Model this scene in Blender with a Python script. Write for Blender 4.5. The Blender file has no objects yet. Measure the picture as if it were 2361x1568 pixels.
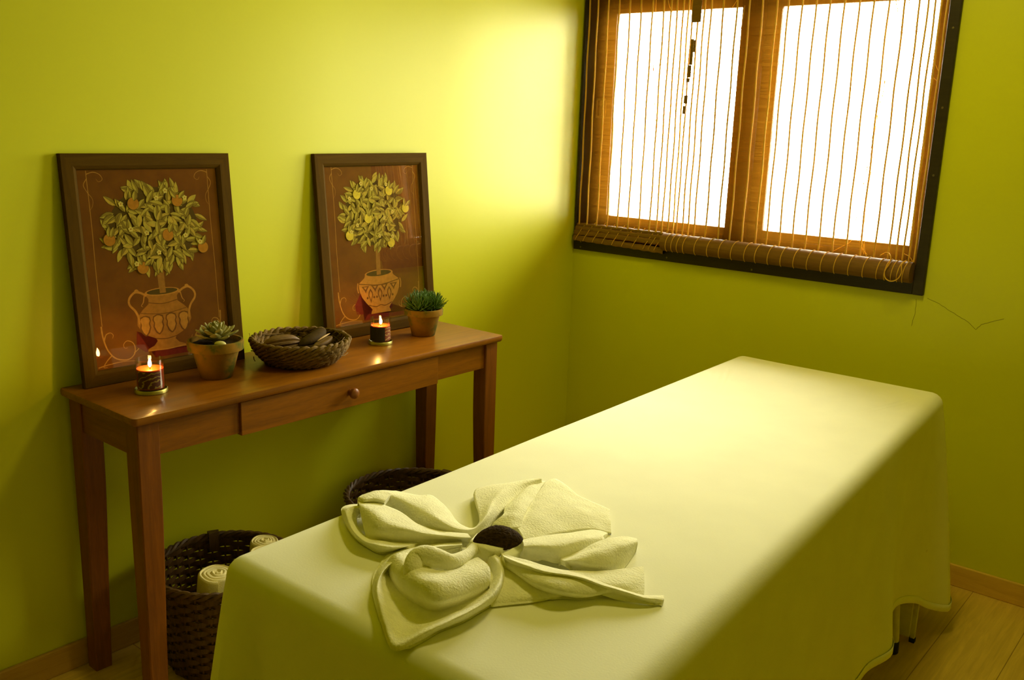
import bpy, bmesh, math, random
from math import pi, sin, cos, sqrt, atan2, hypot
from mathutils import Vector, Matrix, noise as mnoise

random.seed(7)
C = bpy.context.scene.collection
SC = bpy.context.scene

# ------------------------------------------------------------------ materials
def S(v):
    v /= 255.0
    return v / 12.92 if v <= .04045 else ((v + .055) / 1.055) ** 2.4

class NT:
    def __init__(s, name):
        s.m = bpy.data.materials.new(name); s.m.use_nodes = True
        s.t = s.m.node_tree; s.n = s.t.nodes; s.l = s.t.links
        s.b = s.n['Principled BSDF']; s.o = s.n['Material Output']
    def node(s, typ, **kw):
        n = s.n.new(typ)
        for k, v in kw.items():
            if k in n.inputs: n.inputs[k].default_value = v
            else: setattr(n, k, v)
        return n
    def coords(s, scale=(1, 1, 1), rot=(0, 0, 0), kind='Object'):
        tc = s.node('ShaderNodeTexCoord'); mp = s.node('ShaderNodeMapping')
        mp.inputs['Scale'].default_value = scale; mp.inputs['Rotation'].default_value = rot
        s.l.new(tc.outputs[kind], mp.inputs['Vector'])
        return mp.outputs['Vector']
    def noise(s, vec, scale=5, detail=4, rough=.5, dist=0):
        n = s.node('ShaderNodeTexNoise'); n.inputs['Scale'].default_value = scale
        n.inputs['Detail'].default_value = detail; n.inputs['Roughness'].default_value = rough
        n.inputs['Distortion'].default_value = dist
        if vec is not None: s.l.new(vec, n.inputs['Vector'])
        return n.outputs['Fac']
    def ramp(s, fac, stops):
        r = s.node('ShaderNodeValToRGB'); e = r.color_ramp.elements
        while len(e) < len(stops): e.new(.5)
        for k, (p, c) in enumerate(stops):
            e[k].position = p; e[k].color = (*c, 1) if len(c) == 3 else c
        s.l.new(fac, r.inputs['Fac']); return r.outputs['Color']
    def bump(s, fac, strength=.2, dist=.002):
        b = s.node('ShaderNodeBump'); b.inputs['Strength'].default_value = strength
        b.inputs['Distance'].default_value = dist
        s.l.new(fac, b.inputs['Height']); s.l.new(b.outputs['Normal'], s.b.inputs['Normal'])
    def setp(s, **kw):
        for k, v in kw.items():
            k = k.replace('_', ' ')
            if k == 'Base Color' and len(v) == 3: v = (*v, 1)
            s.b.inputs[k].default_value = v
    def base(s, col): s.l.new(col, s.b.inputs['Base Color'])

def mul(c, k): return tuple(min(1, x * k) for x in c)

def plain(name, col, rough=.6, var=.12, scale=30, bump=0, bscale=80, spec=.4, metal=0):
    m = NT(name); m.setp(Roughness=rough, Metallic=metal); m.b.inputs['Specular IOR Level'].default_value = spec
    v = m.coords()
    m.base(m.ramp(m.noise(v, scale, 4), [(.25, mul(col, 1 - var)), (.75, mul(col, 1 + var))]))
    if bump: m.bump(m.noise(v, bscale, 4), bump)
    return m.m

def wood(name, a, b, axis='y', rough=.35, grain=9, coat=0, spec=.3):
    m = NT(name); m.setp(Roughness=rough); m.b.inputs['Specular IOR Level'].default_value = spec
    sc = {'x': (1.2, 14, 14), 'y': (14, 1.2, 14), 'z': (14, 14, 1.2)}[axis]
    v = m.coords(sc)
    n1 = m.noise(v, grain * .35, 6, .6, .8)
    n2 = m.noise(m.coords(tuple(x * 3 for x in sc)), grain, 3, .5)
    mx = m.node('ShaderNodeMath', operation='MULTIPLY_ADD'); mx.inputs[1].default_value = .35
    m.l.new(n2, mx.inputs[0]); m.l.new(n1, mx.inputs[2])
    m.base(m.ramp(mx.outputs[0], [(.4, a), (.62, mul([(x + y) / 2 for x, y in zip(a, b)], 1)), (.85, b)]))
    m.bump(n2, .06, .001)
    if coat: m.setp(Coat_Weight=coat, Coat_Roughness=.12)
    return m.m

def wallpaint(name, col):
    m = NT(name); m.setp(Roughness=.42); m.b.inputs['Specular IOR Level'].default_value = .35
    v = m.coords()
    m.base(m.ramp(m.noise(v, 1.7, 3), [(.3, mul(col, .97)), (.7, mul(col, 1.03))]))
    m.bump(m.noise(v, 160, 3), .05, .0008)
    return m.m

M = {}
LIME = (.595, .615, .008)
M['wall'] = wallpaint('lime_paint', LIME)
M['ceiling'] = wallpaint('ceiling_paint', (.55, .55, .02))
M['sheet'] = plain('cotton_sheet', (.86, .86, .66), .85, .03, 8, .08, 260, .2)
M['terry'] = plain('terry_cloth', (.90, .885, .64), .95, .05, 60, .8, 240, .05)
M['terry2'] = plain('rolled_terry', (.80, .72, .34), .95, .06, 60, .6, 420, .1)
M['table'] = wood('honey_wood', (.15, .052, .004), (.27, .095, .004), 'y', .30, 9, .10, .2)
M['tablez'] = wood('honey_wood_upright', (.135, .040, .004), (.24, .075, .006), 'z', .38)
M['tablex'] = wood('honey_wood_crosswise', (.14, .043, .004), (.24, .080, .006), 'x', .36)
M['frame'] = wood('dark_frame_wood', (.052, .027, .0005), (.085, .044, .001), 'y', .75, 14, 0, .04)
M['winframe'] = wood('black_brown_wood', (.020, .013, .002), (.032, .022, .004), 'x', .45)
M['sash'] = wood('sash_wood', (.15, .066, .006), (.24, .11, .012), 'z', .45)
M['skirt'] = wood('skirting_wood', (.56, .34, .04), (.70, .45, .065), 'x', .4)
m = NT('terracotta'); m.setp(Roughness=.92); m.b.inputs['Specular IOR Level'].default_value = .1
n1 = m.noise(m.coords(), 14, 4, .6); m.base(m.ramp(n1, [(.38, (.085, .085, .006)), (.47, (.20, .108, .008)), (.60, (.24, .120, .008)), (.8, (.28, .15, .014))])); m.bump(m.noise(m.coords(), 120, 4), .25)
M['terracotta'] = m.m
M['soil'] = plain('soil', (.035, .02, .004), 1, .5, 120, .8, 150, .1)
M['brass'] = plain('brushed_brass', (.42, .36, .08), .38, .1, 20, 0, 80, .5, .85)
M['wick'] = plain('wick', (.02, .012, .004), .9)
M['steel'] = plain('white_enamel', (.62, .60, .30), .4)
M['rubber'] = plain('black_rubber', (.006, .006, .004), .6)
M['vinyl'] = plain('vinyl', (.5, .45, .2), .5)
M['wicker'] = wood('dark_wicker', (.045, .020, .003), (.105, .052, .008), 'z', .5, 20)
M['wickerrim'] = plain('wicker_rim', (.085, .042, .006), .55, .4, 40, .3)
M['twig'] = plain('dry_twig', (.15, .083, .008), .85, .4, 55, .4, 120)
M['pod'] = wood('dry_pod', (.085, .045, .006), (.17, .09, .012), 'x', .6, 20)
M['podlight'] = plain('pod_edge', (.38, .22, .03), .6)
M['poddark'] = wood('dark_pod', (.030, .018, .003), (.060, .034, .004), 'x', .75, 20, 0, .08)
M['stone'] = plain('pale_stone', (.55, .50, .17), .6, .08, 40)
M['peb'] = plain('brown_stone', (.20, .12, .02), .7, .15, 40)
M['rosette'] = plain('rosette_leaf', (.30, .27, .075), .5, .15, 30)
M['spiky'] = plain('spiky_leaf', (.075, .15, .012), .42, .3, 40)
M['scrub'] = plain('rough_scrub', (.040, .022, .004), .95, .5, 160, 1.0, 260, .1)
M['string'] = plain('blind_string', (.62, .36, .045), .8)
M['string'].node_tree.nodes['Principled BSDF'].inputs['Subsurface Weight'].default_value = .6
M['string'].node_tree.nodes['Principled BSDF'].inputs['Subsurface Radius'].default_value = (.004, .0025, .0005)
M['string'].node_tree.nodes['Principled BSDF'].inputs['Subsurface Scale'].default_value = 1
M['screw'] = plain('screw_head', (.15, .12, .05), .4, .1, 30, 0, 80, .5, .6)
M['latch'] = plain('latch_metal', (.40, .30, .12), .4)

# laminate floor
m = NT('laminate_floor'); m.setp(Roughness=.38)
v = m.coords((1, 1, 1), (0, 0, pi / 2))
br = m.node('ShaderNodeTexBrick'); br.offset = .37
br.inputs['Scale'].default_value = 1; br.inputs['Brick Width'].default_value = 1.25; br.inputs['Row Height'].default_value = .19
br.inputs['Mortar Size'].default_value = .0012; br.inputs['Color1'].default_value = (.66, .45, .065, 1); br.inputs['Color2'].default_value = (.76, .53, .085, 1)
br.inputs['Mortar'].default_value = (.30, .18, .02, 1)
m.l.new(v, br.inputs['Vector'])
g = m.ramp(m.noise(m.coords((22, 1.5, 1)), 3, 6, .6, .6), [(.3, (.72, .70, .65)), (.7, (1, 1, 1))])
mx = m.node('ShaderNodeMix', data_type='RGBA', blend_type='MULTIPLY'); mx.inputs[0].default_value = 1
m.l.new(br.outputs['Color'], mx.inputs[6]); m.l.new(g, mx.inputs[7]); m.base(mx.outputs[2])
M['floor'] = m.m

def glass(name, tint=(1, 1, 1), refl=1.0, rough=0.0):
    m = NT(name); m.n.remove(m.b)
    t = m.node('ShaderNodeBsdfTransparent'); t.inputs[0].default_value = (*tint, 1)
    g = m.node('ShaderNodeBsdfGlossy'); g.inputs['Roughness'].default_value = rough
    f = m.node('ShaderNodeFresnel'); f.inputs['IOR'].default_value = 1.45
    mm = m.node('ShaderNodeMath', operation='MULTIPLY'); mm.inputs[1].default_value = refl
    mx = m.node('ShaderNodeMixShader')
    m.l.new(f.outputs[0], mm.inputs[0]); m.l.new(mm.outputs[0], mx.inputs[0])
    m.l.new(t.outputs[0], mx.inputs[1]); m.l.new(g.outputs[0], mx.inputs[2]); m.l.new(mx.outputs[0], m.o.inputs[0])
    return m.m
M['glass'] = glass('clear_glass')
M['pictureglass'] = glass('picture_glass', (1, 1, 1), .45)
M['jar'] = glass('jar_glass', (.95, .95, .88), .30, .02)

def blindmat(name, dens, col):
    m = NT(name); m.n.remove(m.b)
    v = m.coords((2.2, 2.2, 420)); n = m.noise(v, 1.0, 3, .6)
    v2 = m.coords((1.5, 1.5, 60)); n2 = m.noise(v2, 1.0, 2, .5)
    c = m.ramp(n, [(.3, mul(col, .7)), (.7, mul(col, 1.25))])
    d = m.node('ShaderNodeBsdfDiffuse'); tl = m.node('ShaderNodeBsdfTranslucent'); a = m.node('ShaderNodeMixShader'); a.inputs[0].default_value = .24
    m.l.new(c, d.inputs[0]); m.l.new(c, tl.inputs[0]); m.l.new(d.outputs[0], a.inputs[1]); m.l.new(tl.outputs[0], a.inputs[2])
    t = m.node('ShaderNodeBsdfTransparent'); t.inputs[0].default_value = (1, .97, .86, 1)
    ad = m.node('ShaderNodeMath', operation='ADD'); m.l.new(n, ad.inputs[0]); m.l.new(n2, ad.inputs[1])
    mr = m.node('ShaderNodeMapRange'); mr.inputs['From Min'].default_value = .7; mr.inputs['From Max'].default_value = 1.3
    mr.inputs['To Min'].default_value = max(0, dens - .13); mr.inputs['To Max'].default_value = min(1, dens + .13)
    m.l.new(ad.outputs[0], mr.inputs['Value'])
    mx = m.node('ShaderNodeMixShader'); m.l.new(mr.outputs[0], mx.inputs[0])
    m.l.new(t.outputs[0], mx.inputs[1]); m.l.new(a.outputs[0], mx.inputs[2]); m.l.new(mx.outputs[0], m.o.inputs[0])
    return m.m
M['blind'] = blindmat('sheer_bamboo_weave', .50, (.165, .068, .004))
M['roll'] = wood('bamboo_roll', (.13, .060, .007), (.20, .095, .012), 'x', .6, 22)

def emis(name, col, st):
    m = NT(name); m.n.remove(m.b); e = m.node('ShaderNodeEmission'); e.inputs[0].default_value = (*col, 1); e.inputs[1].default_value = st
    m.l.new(e.outputs[0], m.o.inputs[0]); return m.m
M['flame'] = emis('flame', (1, .52, .13), 60)
m = NT('red_wax'); m.setp(Base_Color=(.42, .07, .012), Roughness=.35); m.b.inputs['Subsurface Weight'].default_value = .25
m.b.inputs['Subsurface Radius'].default_value = (.02, .006, .002); m.b.inputs['Subsurface Scale'].default_value = .5
m.base(m.ramp(m.noise(m.coords(), 40, 3), [(.3, (.38, .06, .01)), (.7, (.48, .085, .014))])); M['wax'] = m.m
m = NT('green_wax'); m.setp(Roughness=.4); m.base(m.ramp(m.noise(m.coords(), 40, 3), [(.3, (.075, .058, .010)), (.7, (.10, .075, .014))])); M['waxg'] = m.m

def labelmat(name, ground, ink, scale):
    m = NT(name); m.setp(Roughness=.5)
    v = m.coords(); w = m.node('ShaderNodeTexWave', wave_type='RINGS'); w.inputs['Scale'].default_value = scale; w.inputs['Distortion'].default_value = 9
    w.inputs['Detail'].default_value = 2; w.inputs['Detail Scale'].default_value = 1.6
    m.l.new(v, w.inputs['Vector'])
    m.base(m.ramp(w.outputs['Fac'], [(.0, ground), (.84, ground), (.93, ink)]))
    return m.m
M['label1'] = labelmat('floral_label', (.075, .016, .006), (.30, .21, .035), 26)
M['label2'] = labelmat('red_label', (.22, .05, .010), (.48, .34, .10), 26)
M['label3'] = plain('dark_back_label', (.018, .013, .003), .6, .1)

# print inks
INK = {'ground': None, 'leafA': (.52, .41, .045), 'leafB': (.28, .20, .020), 'leafC': (.58, .41, .045), 'leafD': (.10, .058, .006),
       'orange': (.52, .22, .015), 'lemon': (.80, .62, .050), 'flower': (.75, .62, .12), 'trunk': (.36, .16, .02),
       'urn': (.42, .17, .018), 'urnlight': (.55, .24, .028), 'urndark': (.19, .07, .008), 'line': (.48, .23, .03), 'red': (.17, .018, .005)}
def inkmats():
    out = []
    for k, c in INK.items():
        if k == 'ground':
            m = NT('print_ground'); m.setp(Roughness=.8)
            n = m.noise(m.coords((6, 6, 2.2)), 3, 6, .65)
            m.base(m.ramp(n, [(.3, (.155, .050, .003)), (.5, (.19, .064, .004)), (.75, (.23, .082, .005))]))
            m.b.inputs['Specular IOR Level'].default_value = .1
            out.append(m.m)
        else:
            mm = plain('print_' + k, c, .8, .16, 90, 0, 80, .1); out.append(mm)
    return out
INKM = inkmats(); INKI = {k: i for i, k in enumerate(INK)}

# ------------------------------------------------------------------ mesh helpers
def box(bm, x0, x1, y0, y1, z0, z1, bev=0):
    b2 = bmesh.new()
    vs = [b2.verts.new((x, y, z)) for x in (x0, x1) for y in (y0, y1) for z in (z0, z1)]
    for f in ((0, 1, 3, 2), (4, 6, 7, 5), (0, 4, 5, 1), (2, 3, 7, 6), (0, 2, 6, 4), (1, 5, 7, 3)): b2.faces.new([vs[i] for i in f])
    if bev: bmesh.ops.bevel(b2, geom=b2.edges[:], offset=bev, segments=2, affect='EDGES', profile=.5)
    merge(bm, b2)

def merge(bm, b2, mat=None):
    if mat is not None: bmesh.ops.transform(b2, matrix=mat, verts=b2.verts)
    me = bpy.data.meshes.new('tmp'); b2.to_mesh(me); b2.free(); bm.from_mesh(me); bpy.data.meshes.remove(me)

def frame_dir(d):
    d = d.normalized(); u = Vector((0, 0, 1)) if abs(d.z) < .9 else Vector((1, 0, 0))
    a = d.cross(u).normalized(); return a, d.cross(a).normalized()

def tube(bm, pts, r, n=6, closed=False, cap=True):
    pts = [Vector(p) for p in pts]; N = len(pts); rings = []
    rr = r if callable(r) else (lambda t: r)
    pa = None
    for i, p in enumerate(pts):
        if closed: d = pts[(i + 1) % N] - pts[i - 1]
        else: d = pts[min(i + 1, N - 1)] - pts[max(i - 1, 0)]
        if d.length < 1e-9: d = Vector((0, 0, 1))
        d.normalize()
        if pa is None: a, b = frame_dir(d)
        else:
            a = (pa - d * pa.dot(d)); a = a.normalized() if a.length > 1e-6 else frame_dir(d)[0]
            b = d.cross(a)
        pa = a; q = rr(i / max(1, N - 1))
        rings.append([bm.verts.new(p + (a * cos(2 * pi * k / n) + b * sin(2 * pi * k / n)) * q) for k in range(n)])
    for i in range(N if closed else N - 1):
        A, B = rings[i], rings[(i + 1) % N]
        for k in range(n): bm.faces.new((A[k], A[(k + 1) % n], B[(k + 1) % n], B[k]))
    if cap and not closed: bm.faces.new(rings[0][::-1]); bm.faces.new(rings[-1])

def lathe(bm, prof, n=48, c=(0, 0, 0), wob=None):
    rings = []
    for r, z in prof:
        if r < 1e-6: rings.append([bm.verts.new((c[0], c[1], c[2] + z))]); continue
        rings.append([bm.verts.new((c[0] + r * cos(2 * pi * k / n), c[1] + r * sin(2 * pi * k / n), c[2] + z)) for k in range(n)])
    for A, B in zip(rings, rings[1:]):
        if len(A) == 1 and len(B) == 1: continue
        for k in range(n):
            k2 = (k + 1) % n
            if len(A) == 1: bm.faces.new((A[0], B[k2], B[k]))
            elif len(B) == 1: bm.faces.new((A[k], A[k2], B[0]))
            else: bm.faces.new((A[k], A[k2], B[k2], B[k]))

def gridmesh(bm, P, closed=False):
    V = [[bm.verts.new(p) for p in row] for row in P]
    for i in range(len(V) - 1):
        for j in range(len(V[0]) - (0 if closed else 1)):
            j2 = (j + 1) % len(V[0]); bm.faces.new((V[i][j], V[i][j2], V[i + 1][j2], V[i + 1][j]))
    return V

def cr(a, b, c, d, t):
    return .5 * ((2 * b) + (-a + c) * t + (2 * a - 5 * b + 4 * c - d) * t * t + (-a + 3 * b - 3 * c + d) * t * t * t)
def spline(pts, n, closed=False):
    pts = [Vector(p) for p in pts]; N = len(pts); out = []
    segs = N if closed else N - 1
    for i in range(n if closed else n + 1):
        s = i / n * segs; k = min(int(s), segs - 1); t = s - k
        g = (lambda q: pts[q % N]) if closed else (lambda q: pts[max(0, min(N - 1, q))])
        out.append(cr(g(k - 1), g(k), g(k + 1), g(k + 2), t))
    return out

def obj(name, bm, mat, parent=None, smooth=True, auto=None, rec=True):
    if rec: bmesh.ops.recalc_face_normals(bm, faces=bm.faces[:])
    if parent is not None:
        bmesh.ops.transform(bm, matrix=WORLD[parent].inverted(), verts=bm.verts)
    me = bpy.data.meshes.new(name); bm.to_mesh(me); bm.free()
    for mm in (mat if isinstance(mat, list) else [mat]): me.materials.append(mm)
    o = bpy.data.objects.new(name, me); C.objects.link(o)
    if parent is not None: o.parent = parent; WORLD[o] = WORLD[parent]
    else: WORLD[o] = Matrix.Identity(4)
    if smooth:
        for p in me.polygons: p.use_smooth = True
        me.set_sharp_from_angle(angle=math.radians(auto or 40))
    return o
WORLD = {}
def thing(name, label, cat, mat=None, group=None):
    o = bpy.data.objects.new(name, None); C.objects.link(o); o.empty_display_size = .05
    mw = Matrix.Translation(mat) if not isinstance(mat, Matrix) else mat
    o.matrix_world = mw; WORLD[o] = mw.copy()
    o['label'] = label; o['category'] = cat
    if group: o['group'] = group
    return o
def tag(o, label, cat, group=None):
    o['label'] = label; o['category'] = cat
    if group: o['group'] = group
    return o
def struct(name, bm, mat, parent=None, smooth=False):
    o = obj(name, bm, mat, parent, smooth)
    if parent is None: o['kind'] = 'structure'
    return o
def B(): return bmesh.new()

# ------------------------------------------------------------------ camera
F, YAW, PIT, ROL = 2162.6293, .6873, .2269, .0348
fw = Vector((-sin(YAW) * cos(PIT), cos(YAW) * cos(PIT), -sin(PIT)))
rt = fw.cross(Vector((0, 0, 1))).normalized(); up = rt.cross(fw)
r2 = cos(ROL) * rt + sin(ROL) * up; u2 = -sin(ROL) * rt + cos(ROL) * up
cam = bpy.data.objects.new('camera', bpy.data.cameras.new('camera')); C.objects.link(cam)
cam.data.sensor_width = 36; cam.data.lens = 36 * F / 2361; cam.data.clip_start = .05
mw = Matrix((( r2.x, u2.x, -fw.x, 2.32), (r2.y, u2.y, -fw.y, -3.2163), (r2.z, u2.z, -fw.z, 1.4665), (0, 0, 0, 1)))
cam.matrix_world = mw
SC.camera = cam

# ------------------------------------------------------------------ room shell
RX, RY, RZ = 3.3, -4.6, 2.55
bm = B(); box(bm, -.12, RX + .12, RY - .12, .16, -.08, 0); struct('floor', bm, M['floor'])
bm = B(); box(bm, -.12, RX + .12, RY - .12, .16, RZ, RZ + .08); struct('ceiling', bm, M['ceiling'])
bm = B(); box(bm, -.12, 0, RY, .0, 0, RZ); struct('wall_left', bm, M['wall'])
bm = B(); box(bm, RX, RX + .12, RY, .0, 0, RZ); struct('wall_right', bm, M['wall'])
bm = B(); box(bm, -.12, RX + .12, RY - .12, RY, 0, RZ); struct('wall_front', bm, wallpaint('lime_paint_low_bounce', (.24, .25, .004)))  # unseen wall, lime darkened so it bounces less light into the room
WX0, WX1, WZ0, WZ1 = .008, 1.427, .9604, 2.06          # outer edge of the window frame
bm = B()
vs = {}
for y in (0, .16):
    for k, (x, z) in enumerate(((-.12, 0), (RX + .12, 0), (RX + .12, RZ), (-.12, RZ), (WX0 + .004, WZ0 + .01), (WX1 - .01, WZ0 + .01), (WX1 - .01, WZ1 - .01), (WX0 + .004, WZ1 - .01))):
        vs[y, k] = bm.verts.new((x, y, z))
for y in (0, .16):
    for a in range(4): bm.faces.new([vs[y, k] for k in (a, (a + 1) % 4, 4 + (a + 1) % 4, 4 + a)])
for a in range(4):
    for o_ in (0, 4): bm.faces.new((vs[0, o_ + a], vs[0, o_ + (a + 1) % 4], vs[.16, o_ + (a + 1) % 4], vs[.16, o_ + a]))
struct('wall_back', bm, M['wall'])
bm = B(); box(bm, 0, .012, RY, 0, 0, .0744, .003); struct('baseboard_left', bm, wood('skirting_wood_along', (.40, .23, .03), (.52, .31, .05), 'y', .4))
bm = B(); box(bm, .012, RX, -.012, 0, 0, .0744, .003); struct('baseboard_back', bm, M['skirt'])
bm = B(); box(bm, RX - .012, RX, RY, -.012, 0, .0744, .003); struct('baseboard_right', bm, M['skirt'])

# ------------------------------------------------------------------ window
bm = B()
Y0, Y1 = -.014, .14
box(bm, WX0, .0165, Y0, Y1, WZ0, WZ1, .002)
box(bm, 1.392, WX1, Y0, Y1, WZ0, WZ1, .002)
box(bm, .0165, 1.392, Y0, Y1, WZ0, 1.002, .002)
box(bm, .0165, 1.392, Y0, Y1, 2.02, WZ1, .002)
win = struct('window_1', bm, M['winframe'])
def sash(x0, x1, px0, px1, y):
    bm = B(); zb, zt, p0, p1 = 1.002, 2.02, 1.106, 1.906
    box(bm, x0, px0, y, y + .03, zb, zt, .002); box(bm, px1, x1, y, y + .03, zb, zt, .002)
    box(bm, px0, px1, y, y + .03, zb, p0, .002); box(bm, px0, px1, y, y + .03, p1, zt, .002)
    box(bm, px0, px1, y - .008, y, zb + .055, zb + .075, .002)
    box(bm, px0, px1, y - .012, y, zb + .005, zb + .022, .002)
    s = obj('sash', bm, M['sash'], win)
    bm = B(); box(bm, px0 + .0005, px1 - .0005, y + .013, y + .017, p0 + .0005, p1 - .0005); obj('pane', bm, M['glass'], s, False)
    return s
s1 = sash(.017, .735, .107, .652, .070)
s2 = sash(.700, 1.391, .791, 1.328, .104)
for x0 in (.032, .058):
    bm = B(); z0, z1, w = 1.50, 1.578, .022
    for a in ((x0, x0 + .004, z0, z1), (x0 + w - .004, x0 + w, z0, z1), (x0, x0 + w, z0, z0 + .008), (x0, x0 + w, z1 - .008, z1)):
        box(bm, a[0], a[1], .064, .070, a[2], a[3], .001)
    obj('latch_plate', bm, M['latch'], s1)
for x, z in ((.045, .995), (.045, .972), (.46, .975), (.82, .972)):
    bm = B(); b2 = B(); lathe(b2, [(0, .0), (.004, 0), (.0035, .0015), (0, .002)], 12); merge(bm, b2, Matrix.Translation((x, Y0 + .0003, z)) @ Matrix.Rotation(pi / 2, 4, 'X'))
    obj('screw_head', bm, M['screw'], win)
for z in (1.35, 1.56, 1.80):
    bm = B(); b2 = B(); lathe(b2, [(0, .0), (.004, 0), (.0035, .0015), (0, .002)], 12); merge(bm, b2, Matrix.Translation((1.411, Y0 + .0003, z)) @ Matrix.Rotation(pi / 2, 4, 'X'))
    obj('screw_head', bm, M['screw'], win)

# ------------------------------------------------------------------ bamboo blinds
def strand(bl, x, y, z0, z1, r=.0034, tilt=0):
    bm = B(); ph = random.random() * 9
    pts = [(x + tilt * (z - z0) + .0012 * sin(z * 23 + ph), y + .0006 * sin(z * 170), z) for z in [z0 + (z1 - z0) * i / 24 for i in range(25)]]
    tube(bm, pts, r, 5); obj('string', bm, M['string'], bl)
def sheetgrid(x0, x1, y, z0, z1, slope=0):
    bm = B(); nx, nz = 40, 60
    gridmesh(bm, [[(x0 + (x1 - x0) * i / nx, y + .0022 * sin(i * .9 + j * .05) + .0015 * sin(j * .4), z0 + (z1 - z0) * j / nz + slope * (i / nx) * (1 - j / nz)) for i in range(nx + 1)] for j in range(nz + 1)])
    return bm
# left blind: narrow, its lower end gathered in flat folds on the sill
bl = thing('bamboo_blind', 'narrow sheer bamboo blind at the left of the window, gathered flat at the bottom', 'blind', Vector((.24, .03, 2.02)), 'bamboo blinds in the window')
obj('woven_panel', sheetgrid(.000, .462, .030, 1.045, 2.018), M['blind'], bl, True, 80, False)
for x in (.010, .049, .099, .149, .200, .250, .301, .351, .382, .408, .434, .456): strand(bl, x, .0205, 1.06, 2.015)
for k, (z, y, h) in enumerate(((1.012, .004, .022), (1.034, .010, .02), (1.052, .018, .016), (1.066, .027, .012))):
    bm = B(); n = 36
    prof = [(-.010, 0), (-.011, .4), (-.008, .8), (0, 1), (.010, .9), (.013, .4), (.01, 0)]
    gridmesh(bm, [[(.000 + .434 * i / n, y + a, z - h / 2 + b * h - .010 * i / n * (k == 0) + .0012 * sin(i * 1.7 + k)) for a, b in prof] for i in range(n + 1)], True)
    obj('folded_hem', bm, M['roll'], bl)
for x in (.020, .06, .107, .155, .203, .251, .300, .352, .376, .402):
    bm = B(); tube(bm, spline([(x - .008, -.0075, 1.000), (x, -.0080, 1.016), (x + .006, -.001, 1.03), (x + .012, .006, 1.046), (x + .02, .018, 1.064), (x + .026, .030, 1.078)], 18), .0013, 5)
    obj('string', bm, M['string'], bl)
# frayed dark slats hanging beside the gap
for x0, x1, z0, z1 in ((.479, .516, 1.850, 2.018), (.482, .494, 1.700, 1.792), (.4945, .503, 1.745, 1.788), (.478, .491, 1.655, 1.699), (.474, .488, 1.638, 1.652), (.470, .485, 1.560, 1.590), (.468, .480, 1.522, 1.552)):
    bm = B(); n = max(3, int((z1 - z0) / .004))
    gridmesh(bm, [[(x0 + .0015 * mnoise.noise((7, i * .9, x0 * 50)), .0105, z0 + (z1 - z0) * i / n), (x0, .0085, z0 + (z1 - z0) * i / n), (x1 + .0015 * mnoise.noise((3, i * .9, 1)), .0085, z0 + (z1 - z0) * i / n), (x1, .0105, z0 + (z1 - z0) * i / n)] for i in range(n + 1)], True)
    obj('loose_slat', bm, M['roll'], bl)
# right blind: wide, lower end wound into a thick roll
br_ = thing('bamboo_blind', 'wide sheer bamboo blind over the right pane, wound into a thick roll at the bottom', 'blind', Vector((.92, .02, 2.02)), 'bamboo blinds in the window')
obj('woven_panel', sheetgrid(.470, 1.372, .024, 1.040, 2.018), M['blind'], br_, True, 80, False)
XS = (.476, .501, .525, .552, .601, .654, .703, .752, .805, .847, .896, .945, .993, 1.042, 1.092, 1.139, 1.188, 1.237, 1.283, 1.309, 1.331, 1.350, 1.367)
for x in XS: strand(br_, x, .0150, 1.055, 2.015)
RC, RR = (-.002, 1.038), .0345
bm = B(); n = 60; path = []
for i in range(n + 1):
    x = .434 + .938 * i / n; path.append((x, RC[0], RC[1] - .004 * i / n))
rings = []
for x, y, z in path:
    rings.append([(x, y + (RR + .0008 * mnoise.noise((x * 3, k * .7, 0))) * cos(2 * pi * k / 40), z + RR * sin(2 * pi * k / 40)) for k in range(40)])
V = gridmesh(bm, rings, True)
for e in (V[0], V[-1]):
    ctr = sum((v.co for v in e), Vector()) / len(e); cv = bm.verts.new(ctr)
    prev = e
    for k in range(40): bm.faces.new((e[k], e[(k + 1) % 40], cv))
obj('rolled_end', bm, M['roll'], br_)
for x in XS:
    x -= .018
    if x < .44: x = .446
    bm = B(); t = (x - .434) / .938
    tube(bm, [(x + .016 * (k / 16 - .2), RC[0] + (RR + .0012) * cos(a), RC[1] - .004 * t + (RR + .0012) * sin(a)) for k in range(17) for a in [pi * 1.42 - pi * .98 * k / 16]], .0016, 5)
    obj('string', bm, M['string'], br_)
# slack pull cords
def cord(bl, pts, r=.0011, n=50, y=.012):
    bm = B(); tube(bm, spline([(x, yy, z) for x, yy, z in pts], n), r, 5); obj('pull_cord', bm, M['string'], bl)
cy = -.040
cord(br_, [(1.262, .000, 1.078), (1.285, -.012, 1.092), (1.306, -.034, 1.085), (1.308, cy, 1.063), (1.296, cy, 1.034), (1.300, cy, 1.012), (1.318, cy, 1.003), (1.338, cy, 1.012), (1.349, cy, 1.034), (1.347, cy, 1.062), (1.357, -.030, 1.076)], .0019)
cord(br_, [(1.366, .012, 1.066), (1.352, .014, 1.083), (1.33, .016, 1.092)], .0014)
for dx, b in ((0, 0), (.006, .01), (.011, -.006)):
    cord(br_, [(1.196 + dx, .014, 2.01), (1.199 + dx, .013, 1.75), (1.19 + b, .012, 1.45), (1.170 + b * 2, .012, 1.25), (1.19 + b, .010, 1.12), (1.205 + dx, .008, 1.075)], .0008)
cord(br_, [(1.250, .014, 2.01), (1.252, .013, 1.6), (1.252, .012, 1.34), (1.237, .011, 1.272), (1.210, .010, 1.252), (1.186, .010, 1.257), (1.176, .011, 1.30), (1.185, .012, 1.42), (1.21, .013, 1.7), (1.222, .014, 2.01)], .0009)
cord(br_, [(1.205, .013, 1.90), (1.244, .011, 1.787), (1.29, .010, 1.71), (1.33, .010, 1.672), (1.368, .010, 1.641)], .0009)
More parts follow.
